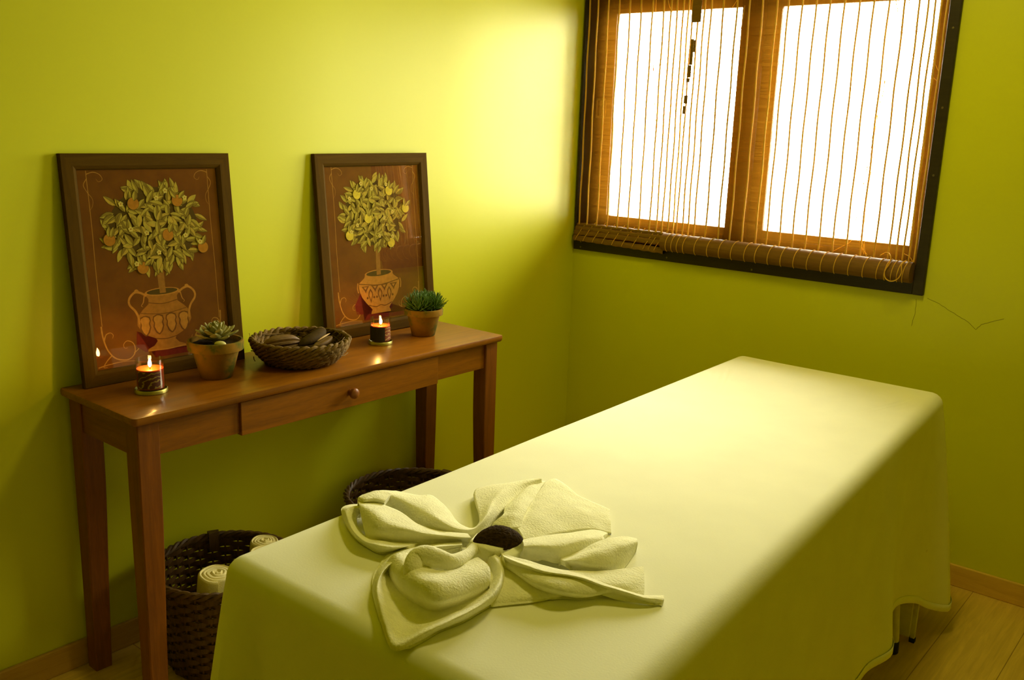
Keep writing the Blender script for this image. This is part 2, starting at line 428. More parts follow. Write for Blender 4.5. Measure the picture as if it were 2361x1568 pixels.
cord(br_, [(1.245, .013, 1.90), (1.280, .011, 1.81), (1.318, .010, 1.739), (1.350, .010, 1.70), (1.368, .010, 1.670)], .0009)
cord(br_, [(1.10, .008, 1.075), (1.125, .010, 1.092), (1.155, .011, 1.115), (1.158, .012, 1.16), (1.170, .012, 1.21), (1.195, .012, 1.215), (1.207, .012, 1.165), (1.2, .010, 1.10), (1.215, .006, 1.07)], .0009)
cord(bl, [(.308, .026, 2.01), (.316, .025, 1.783), (.318, .024, 1.695), (.306, .024, 1.52), (.312, .024, 1.462), (.330, .024, 1.451), (.345, .024, 1.48), (.330, .024, 1.60), (.319, .025, 1.695)], .0010)
cord(bl, [(.318, .025, 1.69), (.345, .024, 1.50), (.386, .024, 1.418), (.430, .024, 1.402), (.458, .024, 1.431), (.480, .017, 1.54)], .0010)
cord(bl, [(.285, .025, 1.691), (.30, .024, 1.696), (.319, .024, 1.699), (.354, .024, 1.702)], .0014)
cord(bl, [(.36, .025, 1.95), (.377, .025, 1.904), (.43, .020, 1.86), (.508, .014, 1.817)], .0009)
cord(br_, [(.69, .014, 1.99), (.650, .013, 1.915), (.60, .012, 1.845), (.551, .012, 1.778), (.500, .012, 1.69), (.472, .012, 1.64)], .0008)
cord(br_, [(.685, .014, 1.90), (.67, .012, 1.78), (.62, .012, 1.63), (.565, .012, 1.55), (.51, .012, 1.53)], .0008)

for b_ in (bl, br_): b_.location += Vector((.018, -.028, 0))
# hairline cracks in the plaster below the window corner
for k_, pts in enumerate(([(1.439, 0.953), (1.477, 0.941), (1.51, 0.923), (1.534, 0.912), (1.572, 0.895), (1.598, 0.874), (1.612, 0.893), (1.645, 0.908), (1.68, 0.925)], [(1.404, 0.945), (1.407, 0.901), (1.4, 0.845)])):
    bm = B(); A_ = []
    P_ = []
    for i in range(len(pts) - 1):
        for j in range(6):
            f = j / 6; x = pts[i][0] + (pts[i + 1][0] - pts[i][0]) * f; z = pts[i][1] + (pts[i + 1][1] - pts[i][1]) * f
            P_.append((x + .002 * mnoise.noise((x * 90, z * 90, k_)), -.0002, z + .002 * mnoise.noise((x * 90, z * 90, 5))))
    tube(bm, P_, .0007, 4); obj('plaster_crack', bm, plain('crack_line', (.22, .22, .004), .9), bpy.data.objects['wall_back'])
SKY, FILL_LAMP, EXPO = 13.0, 7.6, 2.4

# ------------------------------------------------------------------ console table
TX0, TX1, TY0, TY1, TZ = .006, .3695, -2.1886, -.8822, .78
tb = thing('console_table', 'narrow honey brown wooden console table with one drawer against the left wall', 'table', Vector(((TX0 + TX1) / 2, (TY0 + TY1) / 2, 0)))
bm = B()      # bullnosed top: rounded profile swept round a rounded rectangle
prof = [(-.006, .022), (-.0015, .0213), (0, .017), (0, .009), (-.002, .004), (-.006, .001), (-.012, 0)]
def rrect(x0, x1, y0, y1, r, n=6):
    out = []
    for cx_, cy_, a0 in ((x1 - r, y1 - r, 0), (x0 + r, y1 - r, pi / 2), (x0 + r, y0 + r, pi), (x1 - r, y0 + r, 1.5 * pi)):
        for k in range(n + 1):
            a = a0 + pi / 2 * k / n; out.append((cx_ + r * cos(a), cy_ + r * sin(a), cos(a), sin(a)))
    return out
ring = rrect(TX0, TX1, TY0, TY1, .013)
V = gridmesh(bm, [[(x + d * nx, y + d * ny, TZ - .022 + z) for x, y, nx, ny in ring] for d, z in prof], True)
bm.faces.new(V[0]); bm.faces.new(V[-1][::-1])
obj('tabletop', bm, M['table'], tb, True, 35)
def leg(x, y, sx, sy):          # outer corner x,y ; sx,sy point inwards
    bm = B(); rows = []
    for z, w in ((0, .0445), (.10, .046), (.25, .049), (.40, .0530), (.52, .0555), (.60, .056), (.758, .056)):
        b = .0025
        q = [(b, 0), (w - b, 0), (w, b), (w, w - b), (w - b, w), (b, w), (0, w - b), (0, b)]
        rows.append([(x + sx * a, y + sy * c, z) for a, c in q])
    V = gridmesh(bm, rows, True); bm.faces.new(V[0]); bm.faces.new(V[-1])
    obj('leg', bm, M['tablez'], tb, True, 30)
lx0, lx1, ly0, ly1 = TX0 + .016, .353, TY0 + .0166, TY1 - .012
for x, sx in ((lx0, 1), (lx1, -1)):
    for y, sy in ((ly0, 1), (ly1, -1)): leg(x, y, sx, sy)
za, zb_ = .6735, .758
bm = B(); box(bm, lx1 - .028, lx1 - .004, ly0 + .056, -1.8955, za, zb_, .001); obj('front_apron', bm, M['table'], tb, False)
bm = B(); box(bm, lx1 - .032, lx1 - .010, -1.1815, ly1 - .056, za, zb_, .001); obj('front_apron', bm, M['table'], tb, False)
for y in (ly0 + .006, ly1 - .028):
    bm = B(); box(bm, lx0 + .056, lx1 - .056, y, y + .022, za, zb_, .001); obj('side_apron', bm, M['tablex'], tb, False)
bm = B(); box(bm, lx0 + .006, lx0 + .028, ly0 + .056, ly1 - .056, za, zb_, .001); obj('back_apron', bm, M['table'], tb, False)
bm = B(); box(bm, .335, .3575, -1.8950, -1.1820, .668, .7565, .0015); dr = obj('drawer', bm, M['table'], tb, False)
bm = B(); b2 = B(); lathe(b2, [(0, 0), (.008, 0), (.0075, .006), (.009, .010), (.0135, .014), (.0155, .019), (.0145, .025), (.009, .0295), (0, .031)], 32)
merge(bm, b2, Matrix.Translation((.3573, -1.5386, .7125)) @ Matrix.Rotation(pi / 2, 4, 'Y')); obj('knob', bm, M['tablez'], dr)

# ------------------------------------------------------------------ framed prints
def framed(name, label, x, y, yaw, lean, roll, w, h, art):
    e1 = Vector((-sin(yaw), cos(yaw), 0)); n0 = Vector((cos(yaw), sin(yaw), 0))
    e2 = Vector((0, 0, 1)) * cos(lean) - n0 * sin(lean)
    a = e1 * cos(roll) + e2 * sin(roll); b = -e1 * sin(roll) + e2 * cos(roll); n = a.cross(b)
    mw = Matrix(((a.x, b.x, n.x, x), (a.y, b.y, n.y, y), (a.z, b.z, n.z, TZ), (0, 0, 0, 1)))
    t = thing(name, label, 'picture', mw, 'framed prints on the console table')
    r, T_ = .040, .015
    # mitred rails: profile (in from outer edge, depth)
    pr = [(0, -T_), (0, -.002), (.002, 0), (.030, 0), (.034, -.002), (.036, -.003), (.040, -.007), (.040, -T_)]
    def rail(p, q, nm):
        bm = B(); d = (Vector(q) - Vector(p)); L = d.length; d.normalize(); nn = Vector((-d.y, d.x))
        rows = []
        for end in (0, 1):
            row = []
            for i, z in pr:
                s = i if end == 0 else L - i
                P = Vector(p) + d * s + nn * i; row.append((P.x, P.y, z))
            rows.append(row)
        V = gridmesh(bm, rows, True); bm.faces.new(V[0]); bm.faces.new(V[1][::-1])
        bmesh.ops.transform(bm, matrix=mw, verts=bm.verts)
        obj('frame_rail', bm, M['frame'] if abs(d.y) > .5 else M['framex'], t, True, 25)
    c = [(0, 0), (w, 0), (w, h), (0, h)]
    for k in range(4): rail(c[k], c[(k + 1) % 4], k)
    art(t, mw, w, h)
    bm = B(); box(bm, .036, w - .036, .036, h - .036, -.0066, -.0052); bmesh.ops.transform(bm, matrix=mw, verts=bm.verts); obj('glazing', bm, M['pictureglass'], t, False)
    bm = B(); box(bm, .006, w - .006, .006, h - .006, -.0146, -.0116); bmesh.ops.transform(bm, matrix=mw, verts=bm.verts); obj('backing', bm, M['poddark'], t, False)
M['framex'] = wood('dark_frame_wood_flat', (.052, .027, .0005), (.085, .044, .001), 'x', .75, 14, 0, .04)

class Print:
    def __init__(s): s.bm = B(); s.k = 0
    def poly(s, pts, ink):
        s.k += 1; z = -.0100 + 4e-6 * s.k
        f = s.bm.faces.new([s.bm.verts.new((x, y, z)) for x, y in pts]); f.material_index = INKI[ink]; f.normal_update()
        if f.normal.z < 0: f.normal_flip()
    def ell(s, x, y, rx, ry, ink, n=20): s.poly([(x + rx * cos(2 * pi * k / n), y + ry * sin(2 * pi * k / n)) for k in range(n)], ink)
    def leaf(s, x, y, a, L, W, c1, c2):
        d = (cos(a), sin(a)); nn = (-d[1], d[0]); tt = (0, .2, .45, .7, .9, 1); ww = (0, .75, 1, .75, .3, 0)
        up_ = [(x + d[0] * L * t + nn[0] * W * w, y + d[1] * L * t + nn[1] * W * w) for t, w in zip(tt, ww)]
        dn = [(x + d[0] * L * t - nn[0] * W * w, y + d[1] * L * t - nn[1] * W * w) for t, w in zip(tt, ww)]
        s.poly([(x + d[0] * -.001, y + d[1] * -.001)] + [(p[0] + nn[0] * .0009, p[1] + nn[1] * .0009) for p in up_[1:-1]] + [(up_[-1][0] + d[0] * .0012, up_[-1][1] + d[1] * .0012)] + [(p[0] - nn[0] * .0009, p[1] - nn[1] * .0009) for p in dn[-2:0:-1]], 'leafD')
        s.poly(up_, c1); s.poly(dn[::-1], c2)
    def line(s, pts, w, ink, n=40, taper=False):
        p = [Vector((x, y, 0)) for x, y in pts]; p = spline(p, n); A, Bb = [], []
        for i, q in enumerate(p):
            d = (p[min(i + 1, n)] - p[max(i - 1, 0)]); d.normalize(); m_ = w * (1 if not taper else (1 - .75 * i / n)) / 2
            A.append((q.x - d.y * m_, q.y + d.x * m_)); Bb.append((q.x + d.y * m_, q.y - d.x * m_))
        for i in range(n): s.poly_same([A[i], A[i + 1], Bb[i + 1], Bb[i]], ink, i == 0)
    def poly_same(s, pts, ink, first):
        if first: s.k += 1
        z = -.0100 + 4e-6 * s.k
        f = s.bm.faces.new([s.bm.verts.new((x, y, z)) for x, y in pts]); f.material_index = INKI[ink]; f.normal_update()
        if f.normal.z < 0: f.normal_flip()
    def canopy(s, cx_, cy_, rx, ry, fruits, ink, fr, seed, flowers):
        R = random.Random(seed); s.ell(cx_, cy_, rx * .80, ry * .80, 'leafD', 40)
        lv = []
        for i in range(190):
            rad = sqrt((i + .5) / 190); th = i * 2.39996 + R.uniform(-.3, .3)
            lv.append((rad, cx_ + rx * .89 * rad * cos(th), cy_ + ry * .89 * rad * sin(th), th))
        lv.sort(key=lambda q: -q[0])
        for rad, x, y, th in lv:
            a = th + R.uniform(-1.0, 1.0) if rad > .75 else R.uniform(0, 2 * pi)
            L = R.uniform(.030, .042); W = R.uniform(.0062, .0083)
            c1, c2 = R.choice([('leafA', 'leafB'), ('leafC', 'leafB'), ('leafA', 'leafB'), ('leafC', 'leafA'), ('leafB', 'leafA')])
            ox = x - cos(a) * L * (.35 if rad > .75 else .5); oy = y - sin(a) * L * (.35 if rad > .75 else .5)
            s.leaf(ox, oy, a, L, W, c1, c2)
        for fx, fy in fruits:
            s.ell(fx, fy, fr * 1.06, fr * 1.06, 'leafD', 24); s.ell(fx, fy, fr, fr, ink, 24)
            for k in range(2):
                a = R.uniform(.6, 2.4); s.leaf(fx + cos(a) * fr * .5, fy + sin(a) * fr * .5, a + R.uniform(-.5, .5), .027, .006, 'leafA', 'leafB')
        for fx, fy in flowers:
            for k in range(5):
                a = k * 1.2566 + .4; s.ell(fx + .0042 * cos(a), fy + .0042 * sin(a), .003, .003, 'flower', 8)
            s.ell(fx, fy, .002, .002, 'orange', 8)
    def scroll(s, mirror, x0, W):
        mx_ = (lambda x: W - x) if mirror else (lambda x: x)
        L = lambda pts, w, t=True: s.line([(mx_(x), y) for x, y in pts], w, 'line', 40, t)
        L([(x0, .150), (x0 + .002, .120), (x0 + .012, .085), (x0 + .032, .062), (x0 + .062, .055), (x0 + .080, .066), (x0 + .084, .084), (x0 + .078, .098), (x0 + .064, .104), (x0 + .054, .096), (x0 + .056, .086), (x0 + .064, .086)], .0042)
        L([(x0 + .004, .112), (x0 + .010, .127), (x0 + .022, .131), (x0 + .029, .124), (x0 + .026, .116)], .0036)
        L([(x0 - .018, .046), (x0 + .01, .050), (x0 + .05, .052), (x0 + .09, .047)], .0032)
        L([(x0 + .020, .072), (x0 + .006, .060), (x0 - .004, .046), (x0 + .006, .044)], .0036)
        L([(x0 + .080, .070), (x0 + .094, .080), (x0 + .092, .094)], .003)
    def border(s, xl, xr, W):
        s.line([(xl, .540), (xl + .001, .40), (xl - .001, .28), (xl, .15)], .0018, 'line')
        s.line([(xr, .540), (xr - .001, .40), (xr + .001, .28), (xr, .13)], .0016, 'line')
        for sx, x in ((1, xl), (-1, xr)):
            s.line([(x, .531), (x + sx * .018, .536), (x + sx * .034, .530), (x + sx * .040, .518), (x + sx * .030, .512), (x + sx * .024, .52)], .0022, 'line', 30, True)
            s.line([(x, .520), (x - sx * .009, .505), (x - sx * .002, .488), (x + sx * .010, .470), (x + sx * .008, .452), (x - sx * .002, .44)], .0020, 'line', 30, True)
    def make(s, t, mw):
        bmesh.ops.transform(s.bm, matrix=mw, verts=s.bm.verts); obj('print', s.bm, INKM, t, False, rec=False)
    def ground(s, w, h):
        s.poly([(.03, .03), (w - .03, .03), (w - .03, h - .03), (.03, h - .03)], 'ground')

def art1(t, mw, w, h):
    P = Print(); P.ground(w, h); P.border(.0645, .400, w); P.scroll(False, .062, w); P.scroll(True, .062, w)
    P.poly([(.20, .10), (.155, .125), (.150, .085), (.175, .066), (.30, .062), (.34, .060), (.33, .048), (.20, .048)], 'red')
    P.poly([(.2265, .29), (.2455, .29), (.2475, .21), (.2285, .21)], 'trunk')
    body = [(.050, .219), (.041, .205), (.042, .192), (.060, .178), (.076, .160), (.078, .140), (.068, .122), (.050, .108), (.030, .099), (.026, .091), (.036, .080), (.054, .073), (.056, .066)]
    cx_ = .2365
    P.poly([(cx_ - x, y) for x, y in body] + [(cx_ + x, y) for x, y in body[::-1]], 'urn')
    P.ell(cx_, .221, .050, .0105, 'urnlight', 28); P.ell(cx_, .2215, .044, .0078, 'leafD', 28)
    P.poly([(.2285, .25), (.2460, .25), (.2475, .217), (.2295, .217)], 'trunk')
    for k in range(4):
        x = cx_ - .056 + k * .0372
        P.poly([(x + .0165 * sx * q, y) for sx, lst in ((1, ((.25, .162), (.85, .158), (1, .148), (.8, .140), (.95, .130), (.6, .115), (.12, .108))), (-1, ((.12, .108), (.6, .115), (.95, .130), (.8, .140), (1, .148), (.85, .158), (.25, .162)))) for q, y in lst], 'urndark')
        P.poly([(x + .0130 * sx * q, y) for sx, lst in ((1, ((.25, .159), (.85, .155), (1, .148), (.75, .140), (.9, .130), (.5, .118), (.12, .112))), (-1, ((.12, .112), (.5, .118), (.9, .130), (.75, .140), (1, .148), (.85, .155), (.25, .159)))) for q, y in lst], 'urnlight')
    P.line([(cx_ - .045, .196), (cx_, .189), (cx_ + .045, .196)], .0022, 'urndark'); P.line([(cx_ - .066, .170), (cx_, .162), (cx_ + .066, .170)], .0018, 'urndark')
    P.line([(cx_ - .030, .098), (cx_, .094), (cx_ + .030, .098)], .0025, 'urndark'); P.line([(cx_ - .055, .070), (cx_, .066), (cx_ + .055, .070)], .003, 'urnlight')
    for sx in (-1, 1):
        P.line([(cx_ + sx * .046, .214), (cx_ + sx * .062, .224), (cx_ + sx * .078, .226), (cx_ + sx * .093, .212), (cx_ + sx * .094, .196), (cx_ + sx * .080, .178), (cx_ + sx * .073, .160), (cx_ + sx * .072, .142)], .0058, 'urnlight')
        P.line([(cx_ + sx * .052, .214), (cx_ + sx * .056, .198), (cx_ + sx * .062, .190), (cx_ + sx * .058, .186)], .0035, 'urnlight', 30, True)
        P.ell(cx_ + sx * .072, .229, .006, .005, 'urnlight', 12)
    P.canopy(.233, .392, .155, .130, [(.1785, .4549), (.3024, .4581), (.2671, .369), (.1061, .3665), (.3676, .3295), (.1881, .2884)], 'orange', .0155, 4,
             [(.145, .455), (.27, .485), (.243, .467), (.325, .465), (.165, .39), (.208, .378), (.318, .365), (.36, .345), (.237, .325), (.172, .30)])
    P.make(t, mw)
def art2(t, mw, w, h):
    P = Print(); P.ground(w, h); P.border(.0685, .4080, w); P.scroll(False, .062, w); P.scroll(True, .062, w)
    P.poly([(.20, .09), (.150, .135), (.125, .10), (.13, .070), (.28, .058), (.36, .058), (.34, .045), (.16, .047)], 'red')
    P.poly([(.2265, .29), (.2430, .29), (.2415, .19), (.2235, .19)], 'trunk')
    cx_ = .2330
    body = [(.058, .193), (.062, .184), (.086, .168), (.087, .160), (.084, .140), (.076, .122), (.060, .102), (.042, .085), (.036, .078), (.041, .070), (.042, .064)]
    P.poly([(cx_ - x, y) for x, y in body] + [(cx_ + x, y) for x, y in body[::-1]], 'urnlight')
    P.ell(cx_, .194, .060, .0125, 'urnlight', 28); P.ell(cx_, .1945, .053, .0092, 'leafD', 28)
    P.poly([(.2240, .24), (.2420, .24), (.2415, .189), (.2240, .189)], 'trunk')
    P.line([(cx_ - .086, .167), (cx_, .156), (cx_ + .086, .167)], .0032, 'urndark')
    for k in range(4):
        x = cx_ - .060 + k * .040
        P.poly([(x - .016, .157), (x + .016, .157), (x + .004, .142), (x, .134), (x - .004, .142)], 'urndark')
        P.poly([(x - .007, .154), (x + .007, .154), (x, .145)], 'urnlight')
    for k in range(3):
        x = cx_ - .040 + k * .040
        P.poly([(x, .148), (x + .008, .136), (x + .010, .126), (x + .004, .112), (x, .100), (x - .004, .112), (x - .010, .126), (x - .008, .136)], 'urndark')
        P.poly([(x, .141), (x + .005, .132), (x + .006, .125), (x, .110), (x - .006, .125), (x - .005, .132)], 'urnlight')
        P.ell(x + .014, .118, .004, .004, 'urndark', 10); P.ell(x - .014, .118, .004, .004, 'urndark', 10)
    P.line([(cx_ - .050, .094), (cx_ - .02, .086), (cx_, .090), (cx_ + .02, .086), (cx_ + .05, .094)], .0028, 'urndark')
    for sx in (-1, 1): P.line([(cx_ + sx * .090, .170), (cx_ + sx * .093, .155), (cx_ + sx * .090, .138)], .004, 'urnlight', 20)
    P.canopy(.231, .390, .152, .130, [(.1613, .4522), (.2964, .4592), (.3643, .3998), (.2014, .3741), (.1218, .3244), (.2929, .2902)], 'lemon', .0155, 11,
             [(.18, .485), (.222, .468), (.285, .48), (.13, .44), (.155, .355), (.268, .372), (.305, .39), (.13, .335), (.245, .315), (.30, .31)])
    P.make(t, mw)
framed('framed_print', 'dark framed print of an orange tree in a two-handled urn, left on the table', .0663, -2.1489, -.0091, .0869, -.0007, .4668, .5817, art1)
framed('framed_print', 'dark framed print of a lemon tree in a patterned bowl, right on the table', .0700, -1.3800, -.0250, .0936, .0056, .4692, .5796, art2)

# ------------------------------------------------------------------ candles in jars
def candle(x, y, R_, label, l1, bend, waxm, H=.086, wh=.060):
    t = thing('jar_candle', label, 'candle', Vector((x, y, TZ)), 'lit candles on the console table')
    c = (x, y, TZ)
    bm = B(); lathe(bm, [(0, 0), (R_ + .004, 0), (R_ + .0055, .001), (R_ + .0055, .0085), (R_ + .004, .0105), (R_ + .003, .009), (R_ + .003, .0045), (0, .0045)], 64, c); obj('lid_base', bm, M['brass'], t)
    bm = B(); lathe(bm, [(0, .006), (R_ - .002, .006), (R_, .009), (R_, H - .001), (R_ - .0012, H), (R_ - .0024, H - .001), (R_ - .0024, .012), (0, .011)], 64, c); obj('jar', bm, M['jar'], t)
    bm = B(); r = R_ - .0028; lathe(bm, [(0, .0115), (r, .0115), (r, wh + .0015), (r - .002, wh), (r * .5, wh - .0012), (0, wh - .002)], 64, c); obj('wax', bm, waxm, t)
    bm = B(); tube(bm, [(x, y, TZ + wh - .003), (x, y, TZ + wh + .004), (x + bend * .002, y, TZ + wh + .008)], .0009, 6); obj('wick', bm, M['wick'], t)
    bm = B(); z0 = TZ + wh + .0045
    pts = [(x + bend * (.002 + .004 * (k / 12) ** 2 * .6 - .0035 * max(0, k / 12 - .55)), y - bend * .004 * max(0, k / 12 - .4), z0 + .0215 * k / 12) for k in range(13)]
    pr = [.0012, .0026, .0035, .0040, .0042, .0041, .0038, .0034, .0029, .0023, .0016, .0010, .0004]
    tube(bm, pts, lambda q: pr[min(12, int(q * 12 + .5))], 12); obj('flame', bm, M['flame'], t)
    for mm, a0, a1, z0, z1 in l1:
        bm = B(); n = 24; rr = R_ + .0004
        gridmesh(bm, [[(x + (rr + d) * cos(a0 + (a1 - a0) * k / n), y + (rr + d) * sin(a0 + (a1 - a0) * k / n), TZ + z) for z, d in ((z0, 0), (z0, .0004), (z1, .0004), (z1, 0))] for k in range(n + 1)], True)
        obj('paper_label', bm, mm, t)
    return t
cd = atan2(-3.2163 + 2.04, 2.32 - .19)
candle(.191, -2.042, .0345, 'lit jar candle with floral label in front of the orange tree print', [(M['label1'], cd - .95, cd + .72, .016, .058)], -.2, M['wax'])
cd = atan2(-3.2163 + 1.266, 2.32 - .186)
candle(.186, -1.266, .0320, 'lit jar candle with dark label in front of the lemon tree print', [(M['label3'], cd - 1.35, cd + .42, .013, .0575), (M['label2'], cd + .44, cd + 1.25, .016, .056)], .55, M['wax'], .084, .058)

# ------------------------------------------------------------------ potted succulents
def pot(t, x, y, rb, rt_, h, band, z0=TZ):
    bm = B(); c = (x, y, z0); rl = rb + (rt_ - .006 - rb) * (h - band) / h
    lathe(bm, [(0, 0), (rb - .003, 0), (rb, .003), (rl, h - band), (rl + .0015, h - band), (rt_ - .001, h - band + .002), (rt_, h - .003), (rt_ - .002, h), (rt_ - .007, h), (rt_ - .009, h - .004), (rt_ - .012, h - .014), (0, h - .015)], 64, c)
    obj('clay_pot', bm, M['terracotta'], t)
    bm = B(); n = 40; R_ = random.Random(3)
    rows = []
    for i in range(11):
        r = (rt_ - .0115) * i / 10
        rows.append([(x + r * cos(2 * pi * k / n), y + r * sin(2 * pi * k / n), z0 + h - .0105 + .003 * mnoise.noise((x * 9 + r * 90 * cos(2 * pi * k / n), r * 90 * sin(2 * pi * k / n), 1))) for k in range(n)])
    gridmesh(bm, rows, True); obj('soil', bm, M['soil'], t, True, 80)
def leafmesh(bm, base, d, upv, L, W, T_, curl=.3, tip=.25, n=9, fat=.45):
    d = d.normalized(); side = d.cross(upv).normalized(); nn = side.cross(d).normalized(); rings = []
    for i in range(n + 1):
        t = i / n
        w = W * (sin(pi * min(1, .12 + .80 * t ** fat)) ** .7) * (1 if t < .8 else (1 - ((t - .8) / .2) ** 2 * (1 - tip)))
        if i == n: w *= .25
        c = base + d * L * t + nn * (curl * L * t * t)
        tk = T_ * (1 - .5 * t)
        rings.append([c + side * w * cos(a) + nn * (tk * sin(a) + .25 * w * cos(a) ** 2) for a in [2 * pi * k / 8 for k in range(8)]])
    V = gridmesh(bm, rings, True); bm.faces.new(V[0]); bm.faces.new(V[-1])
PX, PY = .178, -1.846
t = thing('potted_succulent', 'terracotta pot with a pale rosette succulent beside the orange tree print', 'potted plant', Vector((PX, PY, TZ)), 'potted succulents on the console table')
pot(t, PX, PY, .042, .073, .102, .027)
bm = B(); R_ = random.Random(5); cen = Vector((PX - .006, PY + .004, TZ + .106))
for i in range(36):
    f = i / 35; th = i * 2.39996; el = .12 + 1.25 * f ** 1.3
    L = .056 - .032 * f; W = .0185 - .010 * f
    d = Vector((cos(th) * cos(el), sin(th) * cos(el), sin(el))); base = cen + Vector((cos(th), sin(th), 0)) * .006 * (1 - f) + Vector((0, 0, -.006 + .022 * f))
    leafmesh(bm, base, d, Vector((0, 0, 1)) if el < 1.3 else Vector((cos(th), sin(th), .1)), L * R_.uniform(.92, 1.08), W, .0045, .22, .3)
for th, L in ((cd + 2.55, .066), (cd + 2.9, .062), (cd - 2.6, .05)):      # straggling low leaves
    d = Vector((cos(th), sin(th), .28)); leafmesh(bm, cen + Vector((cos(th) * .012, sin(th) * .012, -.006)), d, Vector((0, 0, 1)), L, .0135, .0045, .12, .3)
tube(bm, [(cen.x, cen.y, TZ + .085), (cen.x, cen.y, TZ + .108)], .008, 10)
obj('rosette', bm, M['rosette'], t)
bm = B(); bmesh.ops.create_icosphere(bm, subdivisions=3, radius=1)
vd = Vector((cos(cd), sin(cd), 0)); sd = Vector((-sin(cd), cos(cd), 0))
pc = Vector((PX, PY, TZ + .1005)) + vd * .050 + sd * .020
for v_ in bm.verts:
    q = v_.co; v_.co = pc + sd * q.x * .0155 + vd * q.y * .010 + Vector((0, 0, 1)) * q.z * .0085 * (1 + .15 * mnoise.noise(q * 1.5))
o = obj('pebble', bm, M['stone']); tag(o, 'smooth pale pebble on the soil of the rosette succulent pot', 'pebble')

PX, PY = .188, -1.079
t = thing('potted_succulent', 'terracotta pot with a spiky green succulent beside the lemon tree print', 'potted plant', Vector((PX, PY, TZ)), 'potted succulents on the console table')
pot(t, PX, PY, .0385, .064, .090, .022)
bm = B(); R_ = random.Random(9); cz = TZ + .083
for hd in range(12):
    hr = .046 * sqrt((hd + .3) / 12); ha = hd * 2.39996; hx, hy = PX + hr * cos(ha), PY + hr * sin(ha)
    outw = hr / .046
    for i in range(34):
        f = i / 33; th = i * 2.39996 + hd; el = -.15 + 1.5 * f
        d = Vector((cos(th) * cos(el) + .55 * outw * cos(ha), sin(th) * cos(el) + .55 * outw * sin(ha), sin(el) + .15)).normalized()
        L = R_.uniform(.034, .047) * (1 - .15 * f); base = Vector((hx, hy, cz + .006 + .030 * f * (1 - .5 * outw)))
        upv = Vector((0, 0, 1)) if abs(d.z) < .93 else Vector((cos(th), sin(th), 0))
        leafmesh(bm, base, d, upv, L, .0029, .0020, .30, .15, 6, .35)
    tube(bm, [(hx, hy, TZ + .076), (hx, hy, cz + .034 * (1 - .5 * outw))], .004, 6)
obj('foliage', bm, M['spiky'], t)
bm = B(); b = Vector((PX, PY, TZ + .0845)) + vd * .044 - sd * .008
leafmesh(bm, b, sd, Vector((0, 0, 1)), .013, .004, .0025, .2, .4)
o = obj('fallen_leaf', bm, M['stone']); tag(o, 'tiny pale fallen leaf on the soil of the spiky succulent pot', 'leaf')

# ------------------------------------------------------------------ twig bowl with dry pods
NX, NY = .200, -1.585
t = thing('twig_basket', 'round twisted twig basket holding dry seed pods on the console table', 'basket', Vector((NX, NY, TZ)))
bm = B(); R_ = random.Random(2); nr = 9
for k in range(nr):
    f = k / (nr - 1); Rk = .098 + .036 * sin(f * pi * .5) ; zk = TZ + .010 + .056 * f
    rs = .0075 + .0012 * (k == nr - 1)
    for s_ in range(2):
        pts = []
        for i in range(150):
            a = 2 * pi * i / 150; tw = 17 * a + pi * s_ + k
            wob = .0035 * mnoise.noise((3 * cos(a) + k, 3 * sin(a), s_))
            w2 = .0022 * mnoise.noise((14 * cos(a) + k * 3, 14 * sin(a), s_))
            r = Rk + wob + rs * .55 * cos(tw) + w2; pts.append((NX + r * cos(a), NY + r * sin(a), zk + rs * .55 * sin(tw) + wob * .8 + w2))
        tube(bm, pts, rs * .60, 6, True)
for i in range(90):
    a = R_.uniform(0, 2 * pi); r = .122 + R_.uniform(-.008, .012); z = TZ + R_.uniform(.02, .070); da = R_.uniform(.15, .45)
    tube(bm, [(NX + (r + q * .006) * cos(a + da * q), NY + (r + q * .006) * sin(a + da * q), z + q * R_.uniform(-.006, .009)) for q in (0, .5, 1)], .0014, 4)
obj('twisted_wall', bm, M['twig'], t)
bm = B(); lathe(bm, [(0, .003), (.088, .003), (.096, .006), (.096, .012), (0, .012)], 40, (NX, NY, TZ)); obj('woven_floor', bm, M['twig'], t)
bm = B(); b = Vector((NX - .085, NY - .104, TZ + .058))
for w_ in ((-.006, -.004, .026), (.004, .006, .020), (-.003, .006, .012)): tube(bm, [b, b + Vector(w_) * .6, b + Vector(w_)], .0008, 4)
obj('stray_twig', bm, M['twig'], t)
def podmesh(bm, c, ax, L, W, H, ridges=0, bend=0, open_=0, n=26, m_=28):
    ax = ax.normalized(); sd_ = Vector((0, 0, 1)).cross(ax).normalized(); up_ = ax.cross(sd_); rings = []
    for i in range(n + 1):
        t_ = i / n * 2 - 1; s_ = max(.02, (1 - abs(t_) ** 2.6)) ** .6
        row = []
        for k in range(m_):
            a = 2 * pi * k / m_; q = 1 + (ridges and .24 * cos(ridges * a))
            if open_ and .15 * pi < a < .85 * pi: q *= 1 - open_ * sin((a - .15 * pi) / .7)
            row.append(c + ax * (L / 2 * t_) + sd_ * (W * s_ * cos(a) * q + bend * t_ * t_) + up_ * (H * s_ * sin(a) * q))
        rings.append(row)
    V = gridmesh(bm, rings, True); bm.faces.new(V[0]); bm.faces.new(V[-1])
rd = vd; lf = sd     # towards the camera / along the picture's left-right
o_ = Vector((NX, NY, TZ))
bm = B(); podmesh(bm, o_ + Vector((-.035, -.038, .052)), Vector((.25, .95, .02)), .112, .028, .021, 9, 0); tag(obj('seed_pod', bm, M['pod']), 'ridged brown seed pod at the left of the twig basket', 'seed pod', 'seed pods in the twig basket')
bm = B(); podmesh(bm, o_ + Vector((-.012, .060, .060)), Vector((-.30, .90, .16)), .135, .021, .015, 0, .010); tag(obj('seed_pod', bm, M['poddark']), 'smooth long dark seed pod leaning on the back of the twig basket', 'seed pod', 'seed pods in the twig basket')
